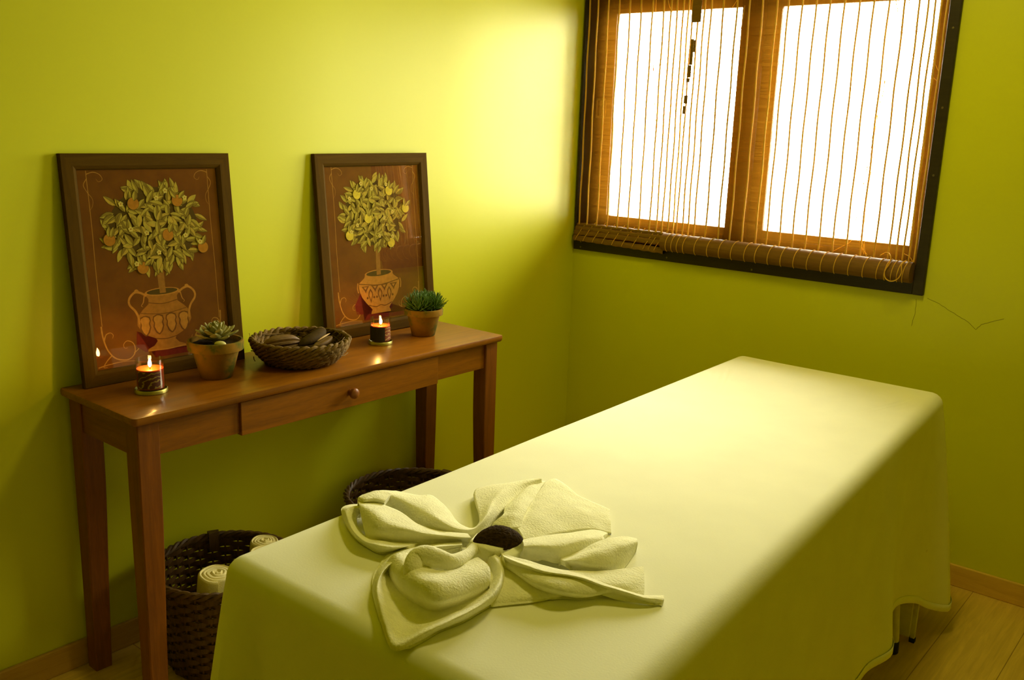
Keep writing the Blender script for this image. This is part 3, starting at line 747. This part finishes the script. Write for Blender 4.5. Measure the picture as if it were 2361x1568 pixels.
bm = B(); podmesh(bm, o_ + Vector((.030, .062, .054)), Vector((-.35, .90, .10)), .100, .014, .012, 0, .006, .55)
sp = obj('seed_pod', bm, M['pod']); tag(sp, 'split slender seed pod with pale edges at the right of the twig basket', 'seed pod', 'seed pods in the twig basket')
bm = B(); cc = o_ + Vector((.027, .062, .067)); ax = Vector((-.35, .90, .10)).normalized()
tube(bm, [cc + ax * .036 * q + Vector((.004, 0, .003)) * (1 - q * q) for q in [x / 8 for x in range(-8, 9)]], lambda q: .0006 + .0022 * sin(pi * q), 6); obj('pale_edge', bm, M['podlight'], sp)
bm = B(); bmesh.ops.create_icosphere(bm, subdivisions=3, radius=1)
for v_ in bm.verts: q = v_.co.copy(); v_.co = o_ + Vector((.062, -.060, .050)) + Vector((q.x * .015, q.y * .017, q.z * .013)) * (1 + .12 * mnoise.noise(q * 2))
tag(obj('seed_pod', bm, M['peb']), 'small round brown seed pod at the front of the twig basket', 'seed pod', 'seed pods in the twig basket')
# filler at the bottom of the bowl so the pods rest on something
bm = B(); podmesh(bm, o_ + Vector((0, -.005, .031)), Vector((.3, .9, 0)), .14, .050, .017, 5, 0)
tag(obj('seed_pod', bm, M['poddark']), 'broad dark seed pod lying underneath the others in the twig basket', 'seed pod', 'seed pods in the twig basket')

# ------------------------------------------------------------------ wicker baskets under the table
def basket(x, y, rt_, rb, h, label, bind):
    t = thing('wicker_basket', label, 'basket', Vector((x, y, 0)), 'wicker baskets under the console table')
    ns, nr_, R_ = 32, 19, random.Random(int(x * 1000))
    bm = B(); row = h * .92 / nr_
    for k in range(nr_):
        f = (k + .5) / nr_; r0 = rb + (rt_ - rb) * f ** .8; z = .008 + row * (k + .5)
        # flat split-cane strand, passing in front of and behind the stakes
        P = []
        N = ns * 5
        for i in range(N):
            a = 2 * pi * i / N; r = r0 + .0052 * cos(ns * a / 2 + pi * k) + .0008 * mnoise.noise((5 * cos(a), 5 * sin(a), k)); dz = .0012 * mnoise.noise((9 * cos(a), 9 * sin(a), k * 2))
            P.append([(x + (r + d) * cos(a), y + (r + d) * sin(a), z + dz + e) for d, e in ((.0014, -row * .53), (.0022, 0), (.0014, row * .53), (-.0014, row * .53), (-.0022, 0), (-.0014, -row * .53))])
        gridmesh(bm, P + [P[0]], True)
    bmesh.ops.remove_doubles(bm, verts=bm.verts, dist=1e-6)
    obj('weave', bm, M['wicker'], t, True, 50)
    bm = B()
    for i in range(ns):
        a = 2 * pi * (i + .0) / ns
        tube(bm, [(x + (rb + (rt_ - rb) * f ** .8) * cos(a), y + (rb + (rt_ - rb) * f ** .8) * sin(a), .004 + h * .95 * f) for f in [q / 10 for q in range(11)]], .0032, 6)
    obj('stakes', bm, M['wicker'], t)
    bm = B()
    for s_ in range(3):
        pts = []
        for i in range(160):
            a = 2 * pi * i / 160; tw = 15 * a + 2 * pi * s_ / 3; pts.append((x + (rt_ + .0055 * cos(tw)) * cos(a), y + (rt_ + .0055 * cos(tw)) * sin(a), h - .006 + .0065 * sin(tw)))
        tube(bm, pts, .0058, 6, True)
    obj('braided_rim', bm, M['wickerrim'], t)
    bm = B(); lathe(bm, [(0, .001), (rb, .001), (rb + .002, .008), (0, .008)], 40, (x, y, 0)); obj('base', bm, M['wicker'], t)
    for a in bind:
        bm = B(); n = 12
        rows = []
        for i in range(n + 1):
            aa = a + (i / n - .5) * .16
            rows.append([(x + (rt_ + d) * cos(aa), y + (rt_ + d) * sin(aa), h + z) for d, z in ((.012, -.05), (.0135, .0), (.010, .008), (-.010, .008), (-.0135, 0), (-.012, -.05), (-.009, -.05), (.009, -.05))])
        V = gridmesh(bm, rows, True); bm.faces.new(V[0]); bm.faces.new(V[-1])
        obj('handle_wrap', bm, M['wicker'], t)
    return t
basket(.242, -1.885, .188, .150, .278, 'dark wicker basket of rolled towels under the left end of the table', (2.72, 2.72 + pi))
basket(.262, -1.200, .208, .155, .285, 'dark wicker basket under the right end of the table behind the bed', (1.75, 1.75 + pi))

def rolled(x, y, z0, L, R_, tilt, az, label, flap=True):
    d = Vector((cos(az) * sin(tilt), sin(az) * sin(tilt), cos(tilt)))
    a = Vector((-sin(az), cos(az), 0)); b = d.cross(a).normalized()
    mw = Matrix(((a.x, b.x, d.x, x), (a.y, b.y, d.y, y), (a.z, b.z, d.z, z0), (0, 0, 0, 1)))
    bm = B(); turns = 4.2; n = 150; th = R_ / (turns + .35); rows = []
    for i in range(n + 1):
        f = i / n; an = f * turns * 2 * pi + 2.0; r = .004 + (R_ - th * .5 - .004) * f
        hh = .45 * th
        row = []
        for dr_, z in ((-hh, 0), (-hh, L - .006), (-hh * .6, L - .001), (0, L + .001 * sin(9 * f)), (hh * .6, L - .001), (hh, L - .006), (hh, 0)):
            q = r + dr_ + .0009 * sin(an * 5) + (.004 if z == 0 and dr_ > 0 else 0) * f
            row.append(((q) * cos(an), (q) * sin(an) * .92, z + (.005 * (1 - f) if z > 0 else 0)))
        rows.append(row)
    V = gridmesh(bm, rows, True); bm.faces.new(V[0]); bm.faces.new(V[-1])
    bmesh.ops.transform(bm, matrix=mw, verts=bm.verts)
    o = obj('rolled_towel', bm, M['terry2'], None, True, 60)
    return tag(o, label, 'towel', 'rolled towels in the wicker basket')
PETALS={'A':[[(108.1,-207.7,75.5),(113.5,-208.3,75.5),(118.5,-209.8,75.5),(123.3,-209.7,75.5),(127.4,-208.4,75.5),(129.5,-205.6,75.5),(128.3,-199.8,75.5),(125.6,-192.1,75.5),(122.8,-182.9,75.5),(122.5,-177.2,75.5)],[(106.9,-208.0,77.7),(113.2,-207.6,77.7),(118.7,-207.3,77.5),(123.7,-208.6,77.3),(127.9,-208.3,76.7),(130.1,-206.2,76.7),(128.5,-201.0,77.1),(124.6,-194.4,77.1),(121.5,-186.0,76.5),(121.7,-178.1,75.9)],[(107.4,-203.7,76.5),(111.5,-201.7,76.3),(113.4,-199.5,76.1),(119.2,-201.6,75.9),(125.5,-205.1,75.9),(128.4,-205.0,75.9),(128.3,-203.0,76.1),(125.9,-200.1,76.3),(116.9,-191.5,75.7),(115.8,-186.9,75.1)]],'B':[[(103.0,-209.1,73.9),(101.9,-210.5,73.9),(101.9,-212.4,73.9),(103.7,-214.1,73.9),(108.1,-216.8,73.9),(112.8,-219.1,73.9),(117.2,-220.2,73.9),(121.3,-220.3,73.9),(122.5,-216.8,73.9)],[(107.5,-212.9,76.1),(106.7,-214.2,76.1),(107.2,-215.8,76.1),(109.3,-217.5,76.1),(113.7,-220.2,76.1),(117.9,-221.9,76.1),(121.1,-221.7,76.1),(124.3,-220.6,76.1),(126.0,-218.2,76.1)],[(107.5,-212.6,74.9),(107.5,-213.1,74.9),(108.0,-214.0,74.9),(109.4,-215.4,74.9),(112.6,-217.6,74.9),(116.1,-218.9,74.9),(118.3,-218.2,74.9),(121.3,-216.8,74.9),(124.3,-214.3,74.9)]],'B2':[[(105.2,-211.2,76.5),(111.0,-211.5,77.5),(115.8,-210.5,76.9),(121.1,-211.2,76.5),(125.3,-210.3,76.1),(130.4,-208.2,76.5)],[(109.7,-215.0,77.9),(115.8,-216.6,78.5),(120.0,-216.3,77.9),(124.3,-215.1,77.5),(128.4,-212.8,77.1),(133.0,-210.2,77.3)],[(113.8,-217.7,76.7),(118.5,-218.7,77.1),(121.5,-217.0,76.7),(124.5,-214.6,76.3),(128.4,-212.0,76.3),(132.5,-209.3,76.5)],[(116.3,-219.0,74.9),(118.3,-218.2,75.0),(121.1,-216.6,75.0),(124.2,-214.2,75.1),(127.6,-211.1,75.3),(131.9,-208.5,75.7)]],'A0':[[(105.0,-211.3,76.1),(106.9,-212.0,75.7),(108.5,-210.4,75.7),(109.9,-208.7,75.9)],[(106.6,-212.5,77.7),(109.5,-213.7,78.3),(110.5,-212.2,78.3),(112.3,-211.2,77.9)],[(105.7,-210.8,77.5),(107.0,-210.1,78.1),(107.9,-208.7,78.3),(110.1,-207.3,77.9)]],'C':[[(127.6,-206.6,73.8),(123.8,-212.4,73.8),(122.2,-216.2,73.8),(122.8,-220.2,73.8),(125.9,-225.7,73.8),(129.4,-229.6,73.8),(134.1,-233.1,73.8),(138.7,-236.1,73.8),(145.1,-239.7,73.8),(146.3,-236.0,73.8),(146.2,-231.4,73.8),(146.9,-227.4,73.8),(146.8,-223.6,73.8),(146.6,-219.5,73.8),(145.0,-215.5,73.8),(142.1,-211.3,73.8),(139.6,-208.6,73.8),(135.3,-205.4,73.8)],[(132.9,-212.4,76.9),(129.5,-217.4,76.7),(128.2,-220.9,76.7),(129.0,-224.6,76.7),(130.7,-228.8,76.5),(133.5,-232.2,76.3),(137.7,-235.2,75.9),(141.2,-237.3,75.5),(145.0,-239.1,74.9),(146.4,-236.1,75.4),(147.7,-233.0,76.1),(148.6,-229.4,76.5),(148.9,-226.1,76.7),(148.6,-222.9,76.9),(147.3,-219.6,77.0),(145.3,-216.5,77.1),(143.3,-214.4,77.2),(140.3,-212.5,77.3)],[(131.9,-211.3,75.7),(129.6,-216.1,75.5),(128.4,-219.8,75.3),(128.3,-223.0,75.1),(128.1,-225.0,74.7),(131.2,-227.7,74.5),(135.5,-229.9,74.4),(138.8,-231.4,74.3),(142.0,-232.9,74.2),(143.0,-231.6,74.3),(144.1,-229.0,74.5),(145.0,-226.0,74.7),(145.2,-223.6,74.9),(145.0,-220.7,75.1),(143.9,-217.7,75.3),(142.1,-215.2,75.5),(140.2,-213.8,75.9),(138.6,-212.8,76.3)],[(131.9,-211.3,75.7),(130.0,-216.5,75.5),(129.4,-220.0,75.1),(129.8,-222.5,74.7),(130.3,-223.5,74.3),(132.6,-224.7,74.1),(135.1,-225.6,74.1),(136.7,-226.1,74.1),(138.3,-226.9,74.1),(139.1,-226.7,74.1),(139.9,-225.5,74.1),(140.8,-224.0,74.2),(141.8,-222.5,74.3),(142.6,-220.3,74.5),(142.2,-217.8,74.8),(141.2,-215.6,75.2),(139.8,-214.1,75.7),(138.6,-212.8,76.3)]],'C2':[[(125.8,-223.2,74.3),(129.3,-225.6,74.3),(133.5,-227.6,74.3),(137.5,-228.6,74.4),(141.8,-228.5,74.5),(143.4,-226.0,74.7),(144.4,-222.1,75.0),(144.6,-218.5,75.3)],[(127.2,-223.9,76.1),(131.5,-227.0,76.5),(136.0,-229.1,76.9),(140.2,-230.1,77.1),(144.1,-230.0,77.3),(145.1,-227.2,77.3),(145.1,-222.9,77.1),(145.0,-218.9,76.9)],[(128.5,-223.5,77.3),(132.6,-225.8,78.1),(136.6,-227.8,78.7),(140.5,-229.1,79.1),(142.5,-227.8,79.1),(143.5,-225.2,78.7),(143.3,-221.0,78.3),(143.2,-217.2,77.9)],[(128.8,-221.5,77.1),(131.6,-222.0,77.7),(134.4,-223.0,78.1),(137.5,-224.5,78.3),(139.4,-223.8,78.3),(140.2,-221.3,77.9),(139.3,-217.9,77.7),(139.2,-215.3,77.5)]],'D':[[(135.8,-212.6,76.1),(138.9,-211.6,76.5),(142.9,-210.7,76.5),(148.0,-209.3,75.9),(151.0,-207.4,75.5)],[(141.7,-216.3,75.5),(143.6,-214.1,75.9),(146.8,-213.5,75.5),(150.7,-212.8,75.1),(153.9,-209.2,74.9)],[(145.8,-220.2,74.9),(147.4,-217.9,75.1),(149.6,-215.9,74.9),(151.6,-213.8,74.7),(154.4,-210.0,74.5)],[(147.2,-221.1,74.0),(148.9,-218.6,74.0),(150.7,-216.1,74.0),(151.9,-213.9,73.9),(154.1,-209.5,73.8)]],'E':[[(132.3,-198.4,76.0),(127.7,-186.1,76.0),(123.6,-174.2,75.5),(132.2,-177.1,74.8),(139.5,-177.2,74.2)],[(136.0,-200.8,76.5),(134.3,-193.2,76.7),(133.9,-185.9,76.1),(139.0,-184.8,75.5),(143.2,-182.5,74.6)],[(138.1,-202.1,76.0),(139.4,-199.2,75.8),(140.3,-194.8,75.5),(142.4,-189.1,75.0),(145.6,-185.8,74.2)]],'F':[[(129.4,-200.3,75.7),(133.7,-201.3,76.5),(135.4,-199.6,76.5)],[(129.6,-197.7,76.7),(131.6,-196.8,77.3),(132.4,-194.7,76.9)],[(126.0,-192.6,75.5),(124.7,-185.7,76.1),(127.8,-185.8,76.1)],[(121.3,-181.4,74.5),(120.8,-177.0,74.7),(122.4,-175.6,74.9)]],'G1':[[(138.3,-202.8,76.1),(139.6,-199.4,76.1),(142.0,-195.3,76.1),(143.7,-189.5,75.3),(145.9,-187.4,74.7)],[(141.8,-206.7,77.5),(144.0,-204.8,77.7),(146.3,-202.1,77.7),(147.6,-197.0,77.3),(147.7,-191.6,76.1)],[(141.2,-206.7,76.1),(144.3,-205.1,76.1),(146.9,-203.6,75.9),(148.4,-199.8,76.1),(148.6,-192.0,75.7)]],'G2':[[(146.5,-203.0,75.5),(148.6,-200.0,76.5),(149.7,-195.1,77.1),(150.8,-189.8,76.5),(151.6,-186.7,75.3)],[(149.0,-205.1,76.7),(151.8,-203.4,77.7),(153.0,-198.7,77.9),(153.7,-193.9,77.3),(153.0,-188.6,75.7)],[(149.5,-204.6,76.3),(153.0,-203.8,76.7),(154.7,-200.2,76.5),(154.5,-194.9,75.9),(153.1,-189.0,74.9)],[(149.3,-203.5,75.3),(152.8,-201.6,74.9),(154.8,-198.8,74.5),(154.9,-195.4,74.2),(153.1,-189.3,74.0)]],'H':[[(140.3,-210.8,77.1),(144.5,-209.6,76.9),(150.1,-207.8,76.5),(153.9,-204.1,76.1),(156.0,-199.4,75.5),(157.8,-194.3,74.9)],[(142.1,-212.4,77.1),(146.6,-212.3,77.3),(153.3,-212.1,77.3),(156.7,-207.4,76.5),(159.6,-203.2,75.7),(160.7,-198.6,74.9)],[(143.1,-212.9,76.3),(148.8,-214.2,76.5),(154.5,-213.6,76.3),(157.5,-210.0,75.5),(159.7,-205.3,75.0),(162.8,-202.1,74.5)],[(142.7,-210.7,74.7),(148.9,-212.4,74.3),(153.7,-210.8,74.0),(156.5,-208.4,73.9),(158.5,-204.8,74.0),(162.7,-202.2,74.0)]],'I':[[(141.3,-211.7,77.5),(147.7,-211.1,77.5),(154.3,-208.0,77.1),(158.3,-205.5,75.9),(163.2,-203.1,74.9),(165.1,-199.8,74.3)],[(142.9,-213.2,78.1),(149.0,-212.7,78.0),(155.5,-209.6,77.5),(159.3,-207.0,76.3),(164.0,-204.5,75.3),(166.2,-201.7,74.6)],[(142.8,-212.7,77.3),(148.7,-212.2,77.1),(154.9,-208.8,76.5),(158.8,-206.1,75.3),(163.6,-203.7,74.3),(166.3,-202.5,73.9)]],'J':[[(133.6,-212.0,76.5),(136.9,-213.1,76.9),(139.5,-213.1,76.7),(140.2,-210.9,76.7)],[(134.3,-211.7,77.7),(137.8,-212.7,78.1),(139.6,-211.8,77.9),(140.1,-210.1,77.7)],[(131.4,-206.9,76.5),(134.9,-207.8,77.1),(137.4,-206.2,77.1),(138.4,-203.4,76.5)]]}
ROLL=[(136.0,-227.6,76.7),(135.7,-226.9,78.1),(134.7,-225.0,78.9),(135.3,-223.7,79.3),(136.8,-222.5,78.9),(138.5,-220.9,78.3),(137.7,-216.5,77.7),(136.0,-212.7,77.1)]

rolled(.301, -1.960, .120, .172, .057, .08, .9, 'cream rolled towel standing at the front of the towel basket')
rolled(.320, -1.830, .100, .215, .050, .10, .6, 'cream rolled towel half hidden behind the bed corner in the towel basket')
rolled(.240, -1.764, .100, .196, .048, .06, 1.2, 'cream rolled towel at the back right of the towel basket')

# ------------------------------------------------------------------ massage table
HB = .738
CF = [Vector((1.022, -2.400)), Vector((1.775, -2.390)), Vector((1.622, -.340)), Vector((.955, -.345))]   # FL FR BR BL
cc = sum(CF, Vector((0, 0))) / 4
mt = thing('massage_table', 'massage table mostly hidden by its white sheet, in the middle of the room', 'massage table', Vector((cc.x, cc.y, 0)))
def quadin(d):
    out = []
    for k in range(4):
        p, a_, b_ = CF[k], CF[k - 1], CF[(k + 1) % 4]; da, db = (a_ - p).normalized(), (b_ - p).normalized()
        out.append(p + (da + db).normalized() * d / sin(da.angle(db) / 2))
    return out
bm = B(); q = quadin(.012); rows = []
for z, d in ((.655, .004), (.650, .010), (.662, 0), (.705, 0), (.720, .006), (.727, .018)):
    qq = quadin(.030 + d); rows.append([(v_.x, v_.y, z) for v_ in qq])
V = gridmesh(bm, [rows[0]] + rows[2:], True); bm.faces.new(V[0]); bm.faces.new(V[-1]); obj('padded_top', bm, M['vinyl'], mt)
for px, py in ((1.632, -.580), (1.045, -.60), (1.12, -2.15), (1.655, -2.15)):
    bm = B(); tx = px + (cc.x - px) * .16; ty = py + (.04 if py < -1 else -.04)
    tube(bm, [(px, py, .030), (px, py, .05), (px + (tx - px) * .5, py + (ty - py) * .5, .35), (tx, ty, .655)], .0145, 32); lg = obj('leg', bm, M['steel'], mt)
    bm = B(); lathe(bm, [(0, 0), (.0155, 0), (.0172, .003), (.0165, .036), (.0148, .038), (0, .038)], 32, (px, py, 0)); obj('rubber_foot', bm, M['rubber'], lg)
bm = B(); box(bm, 1.585, 1.652, -.500, -.484, .020, .32, .002); obj('end_board', bm, M['steel'], mt)
bm = B(); box(bm, 1.652, 1.664, -.486, -.474, .012, .30, .001); ax_ = obj('brace', bm, M['steel'], mt)
bm = B(); box(bm, 1.650, 1.666, -.488, -.472, 0, .014, .001); obj('rubber_foot', bm, M['rubber'], ax_)

# sheet: rings running round the table top, over the padded edge and down to the hem
def perimeter(r, n):
    out = []
    for k in range(4):
        p, a, b = CF[k], CF[k - 1], CF[(k + 1) % 4]
        da, db = (a - p).normalized(), (b - p).normalized(); half = da.angle(db) / 2
        ctr = p + (da + db).normalized() * (r / sin(half)); L = r / math.tan(half)
        s_, e_ = p + da * L - ctr, p + db * L - ctr
        a0, a1 = atan2(s_.y, s_.x), atan2(e_.y, e_.x)
        while a1 < a0: a1 += 2 * pi
        out.append((ctr, a0, a1, k))
    P = []
    for k in range(4):
        ctr, a0, a1, _ = out[k]
        for i in range(17):
            a = a0 + (a1 - a0) * i / 16; P.append((ctr + Vector((cos(a), sin(a))) * r, Vector((cos(a), sin(a)))))
        p, q_ = P[-1][0], out[(k + 1) % 4]
        e = q_[0] + Vector((cos(q_[1]), sin(q_[1]))) * r; N = int((e - p).length / .02); nn = P[-1][1]
        for i in range(1, N): P.append((p.lerp(e, i / N), nn.lerp(Vector((cos(q_[1]), sin(q_[1]))), i / N).normalized()))
    return P
per = perimeter(.038, 0); NP = len(per)
acc = [0]
for i in range(NP): acc.append(acc[-1] + (per[(i + 1) % NP][0] - per[i][0]).length)
TOT = acc[-1]
def cpos(k): return min(range(NP), key=lambda i: (per[i][0] - CF[k]).length)
SCN = [acc[cpos(k)] for k in range(4)]
def sdist(s_, k):
    d = s_ - SCN[k]
    if d > TOT / 2: d -= TOT
    if d < -TOT / 2: d += TOT
    return d
RE = .036
rows = []
def top_z(x, y):
    z = HB
    yl = -.62 + (x - 1.29) * .10
    z -= .0045 * math.exp(-((y - yl) / .012) ** 2)                      # seam where the head section starts
    z += .0012 * mnoise.noise((x * 4, y * 3, 0)) + .0006 * mnoise.noise((x * 16, y * 12, 5))
    return z
for f in (.0, .12, .24, .36, .48, .6, .72, .8, .87, .93, .97):
    rows.append([(lambda p: (p.x, p.y, top_z(p.x, p.y)))(cc.lerp(per[i][0] - per[i][1] * RE, f) if f > 0 else cc.lerp(per[i][0], .004)) for i in range(NP)])
for k in range(7):
    a = pi / 2 * k / 6
    row = []
    for i in range(NP):
        p, n_ = per[i]; q = p - n_ * RE * (1 - sin(a)); row.append((q.x, q.y, HB - RE * (1 - cos(a)) + (.001 * mnoise.noise((q.x * 4, q.y * 3, 0)))))
    rows.append(row)
ND = 34
for j in range(1, ND + 1):
    t = j / ND; row = []
    for i in range(NP):
        p, n_ = per[i]; s_ = acc[i]
        dB, dF, dFR, dBL = sdist(s_, 2), sdist(s_, 0), sdist(s_, 1), sdist(s_, 3)
        G = lambda d, c_, w: math.exp(-((d - c_) / w) ** 2)
        L = .535 + .130 * G(dB, 0, .20) + .06 * (G(dF, 0, .15) + G(dFR, 0, .15) + G(dBL, 0, .15))
        fl = .022 + .088 * G(dB, .01, .13) - .020 * G(dB, -.36, .09) + .030 * G(dB, -.60, .13) + .060 * G(dF, 0, .10) + .05 * G(dFR, 0, .1) + .06 * G(dBL, 0, .1)
        wave = .010 * sin(s_ * 13 + .8 * sin(s_ * 5)) + .006 * sin(s_ * 29 + 1)
        sharp = .5 * (.012 * G(dF, .055, .022) - .012 * G(dF, .10, .02) + .010 * G(dF, -.05, .02)) * 4.0
        off = fl * t ** .9 + wave * t * t + sharp * min(1, t * 4) * (1 - .4 * t)
        q = p + n_ * off; row.append((q.x, q.y, HB - RE - (L - RE) * t))
    rows.append(row)
# turned hem
last = rows[-1]
rows.append([(x + .0009 * per[i][1].x, y + .0009 * per[i][1].y, z + .001) for i, (x, y, z) in enumerate(last)])
rows.append([(x + .0009 * per[i][1].x, y + .0009 * per[i][1].y, z + .022) for i, (x, y, z) in enumerate(last)])
rows.append([(x + .0002 * per[i][1].x, y + .0002 * per[i][1].y, z + .0225) for i, (x, y, z) in enumerate(last)])
bm = B(); V = gridmesh(bm, rows, True); bm.faces.new(V[0])
sh = obj('bed_sheet', bm, M['sheet'], None, True, 75)
tag(sh, 'pale cotton sheet draped over the massage table down to near the floor', 'sheet')

# ------------------------------------------------------------------ towel folded into a flower
def smoothgrid(G_, nu, nv):
    rows = [[Vector(p) / 100 for p in r] for r in G_]
    rows = [spline(r, nu) for r in rows]
    cols = [spline([r[i] for r in rows], nv) for i in range(nu + 1)]
    return [[cols[i][j] for i in range(nu + 1)] for j in range(nv + 1)]
bm = B()
for key, G_ in PETALS.items():
    nu = max(24, 5 * len(G_[0])); nv = 8 * len(G_)
    P = smoothgrid(G_, nu, nv)
    amp = .0014
    for r in P:
        for p in r:
            p.z += amp * mnoise.noise(p * 42) + .0018 * mnoise.noise(p * 17); p.z = max(p.z, HB + .004)
    def skirt(r, inn):      # turn the edge under, down to the sheet
        a = []; b = []
        for p, q in zip(r, inn):
            d = Vector((q.x - p.x, q.y - p.y, 0)); d = d.normalized() if d.length > 1e-6 else Vector((0, 0, 0))
            h = p.z - HB
            a.append(Vector((p.x, p.y, 0)) - d * .0015 + Vector((0, 0, p.z - min(.004, h * .4)))); b.append(Vector((p.x, p.y, 0)) + d * .004 + Vector((0, 0, max(HB + .0015, p.z - .011))))
        return [b, a]
    R0 = skirt(P[0], P[1]); R1 = skirt(P[-1], P[-2])
    full = R0 + P + R1[::-1]
    ext = []
    for r in full:
        d0 = (r[1] - r[0]); d1 = (r[-2] - r[-1])
        e0 = [r[0] + d0 * .4 - Vector((0, 0, .010)), r[0] - d0 * .08 - Vector((0, 0, .003))]
        e1 = [r[-1] - d1 * .08 - Vector((0, 0, .003)), r[-1] + d1 * .4 - Vector((0, 0, .010))]
        for e in e0 + e1: e.z = max(e.z, HB + .0012)
        ext.append(e0 + list(r) + e1)
    gridmesh(bm, ext)
RP = spline([Vector(p) / 100 for p in ROLL], 40)
tube(bm, RP, lambda q: .010 + .008 * sin(pi * min(1, q * 1.15)), 16)
tw = obj('folded_towel', bm, M['terry'], None, True, 70)
tag(tw, 'thick white terry towel folded into a flower shape on the massage table', 'towel')

# dark rough pod at the flower's centre
c0, e0, e1 = Vector((1.378, -2.087, .781)), Vector((1.353, -2.122, .779)), Vector((1.405, -2.052, .779))
ax = (e1 - e0).normalized(); sdv = Vector((0, 0, 1)).cross(ax).normalized(); upv = ax.cross(sdv)
tilt = .25; sdv, upv = sdv * cos(tilt) + upv * sin(tilt), upv * cos(tilt) - sdv * sin(tilt)
bm = B(); bmesh.ops.create_icosphere(bm, subdivisions=6, radius=1)
Lh = (e1 - e0).length / 2
for v_ in bm.verts:
    q = v_.co.copy(); s_ = max(0, 1 - abs(q.x) ** 1.7) ** .6 / max(1e-3, sqrt(max(1e-6, 1 - q.x * q.x))) if abs(q.x) < .999 else 0
    nz = 1 + .055 * mnoise.noise(q * 9) + .05 * mnoise.noise(q * 19) + .03 * mnoise.noise(q * 40)
    v_.co = c0 + ax * q.x * Lh + (sdv * q.y * .027 * s_ + upv * q.z * (.019 if q.z > 0 else .012) * s_) * nz + upv * (-.004 * q.x * q.x)
o = obj('scrub_pod', bm, M['scrub'], None, True, 80)
tag(o, 'dark brown rough oval pod at the centre of the folded towel flower', 'pod')

# ------------------------------------------------------------------ light
W = bpy.data.worlds.new('sky'); SC.world = W; W.use_nodes = True
nt = W.node_tree; bg = nt.nodes['Background']
tc = nt.nodes.new('ShaderNodeTexCoord'); sx = nt.nodes.new('ShaderNodeSeparateXYZ'); rp = nt.nodes.new('ShaderNodeValToRGB')
mp = nt.nodes.new('ShaderNodeMapRange'); mp.inputs['From Min'].default_value = -1; mp.inputs['From Max'].default_value = 1
nt.links.new(tc.outputs['Generated'], sx.inputs[0]); nt.links.new(sx.outputs['Z'], mp.inputs['Value']); nt.links.new(mp.outputs[0], rp.inputs[0]); nt.links.new(rp.outputs[0], bg.inputs[0])
e = rp.color_ramp.elements
e[0].position = .42; e[0].color = (.55, .52, .40, 1); e[1].position = .52; e[1].color = (1, .98, .88, 1)
el = e.new(.75); el.color = (.9, .88, .76, 1)
bg.inputs[1].default_value = SKY
po = bpy.data.lights.new('window_portal', 'AREA'); po.shape = 'RECTANGLE'; po.size = 1.30; po.size_y = .86; po.cycles.is_portal = True
pob = bpy.data.objects.new('window_portal', po); C.objects.link(pob); pob.location = (.722, .150, 1.506); pob.rotation_euler = (-pi / 2, 0, 0)

# added fill lamp above the bed, out of frame, brightens walls and bed top
LX, LY = 1.40, -1.05
cl = thing('added_fill_lamp', 'added unseen round fill lamp above the massage table', 'lamp', Vector((LX, LY, RZ)))
bm = B(); lathe(bm, [(0, 0), (.19, 0), (.20, -.01), (.20, -.045), (.185, -.05), (.185, -.012), (0, -.012)], 48, (LX, LY, RZ)); obj('fill_lamp_base', bm, M['steel'], cl)
bm = B(); lathe(bm, [(.183, -.048), (.16, -.066), (.11, -.080), (.05, -.086), (0, -.087)], 48, (LX, LY, RZ)); obj('fill_diffuser', bm, emis('fill_lamp_glow', (1, .84, .28), FILL_LAMP), cl)

SC.view_settings.view_transform = 'Standard'; SC.view_settings.look = 'None'; SC.view_settings.exposure = EXPO; SC.view_settings.gamma = 1
SC.view_settings.use_curve_mapping = False
SC.cycles.max_bounces = 14; SC.cycles.diffuse_bounces = 8; SC.cycles.transparent_max_bounces = 24; SC.cycles.caustics_reflective = False; SC.cycles.caustics_refractive = False
SC.cycles.sample_clamp_indirect = 8
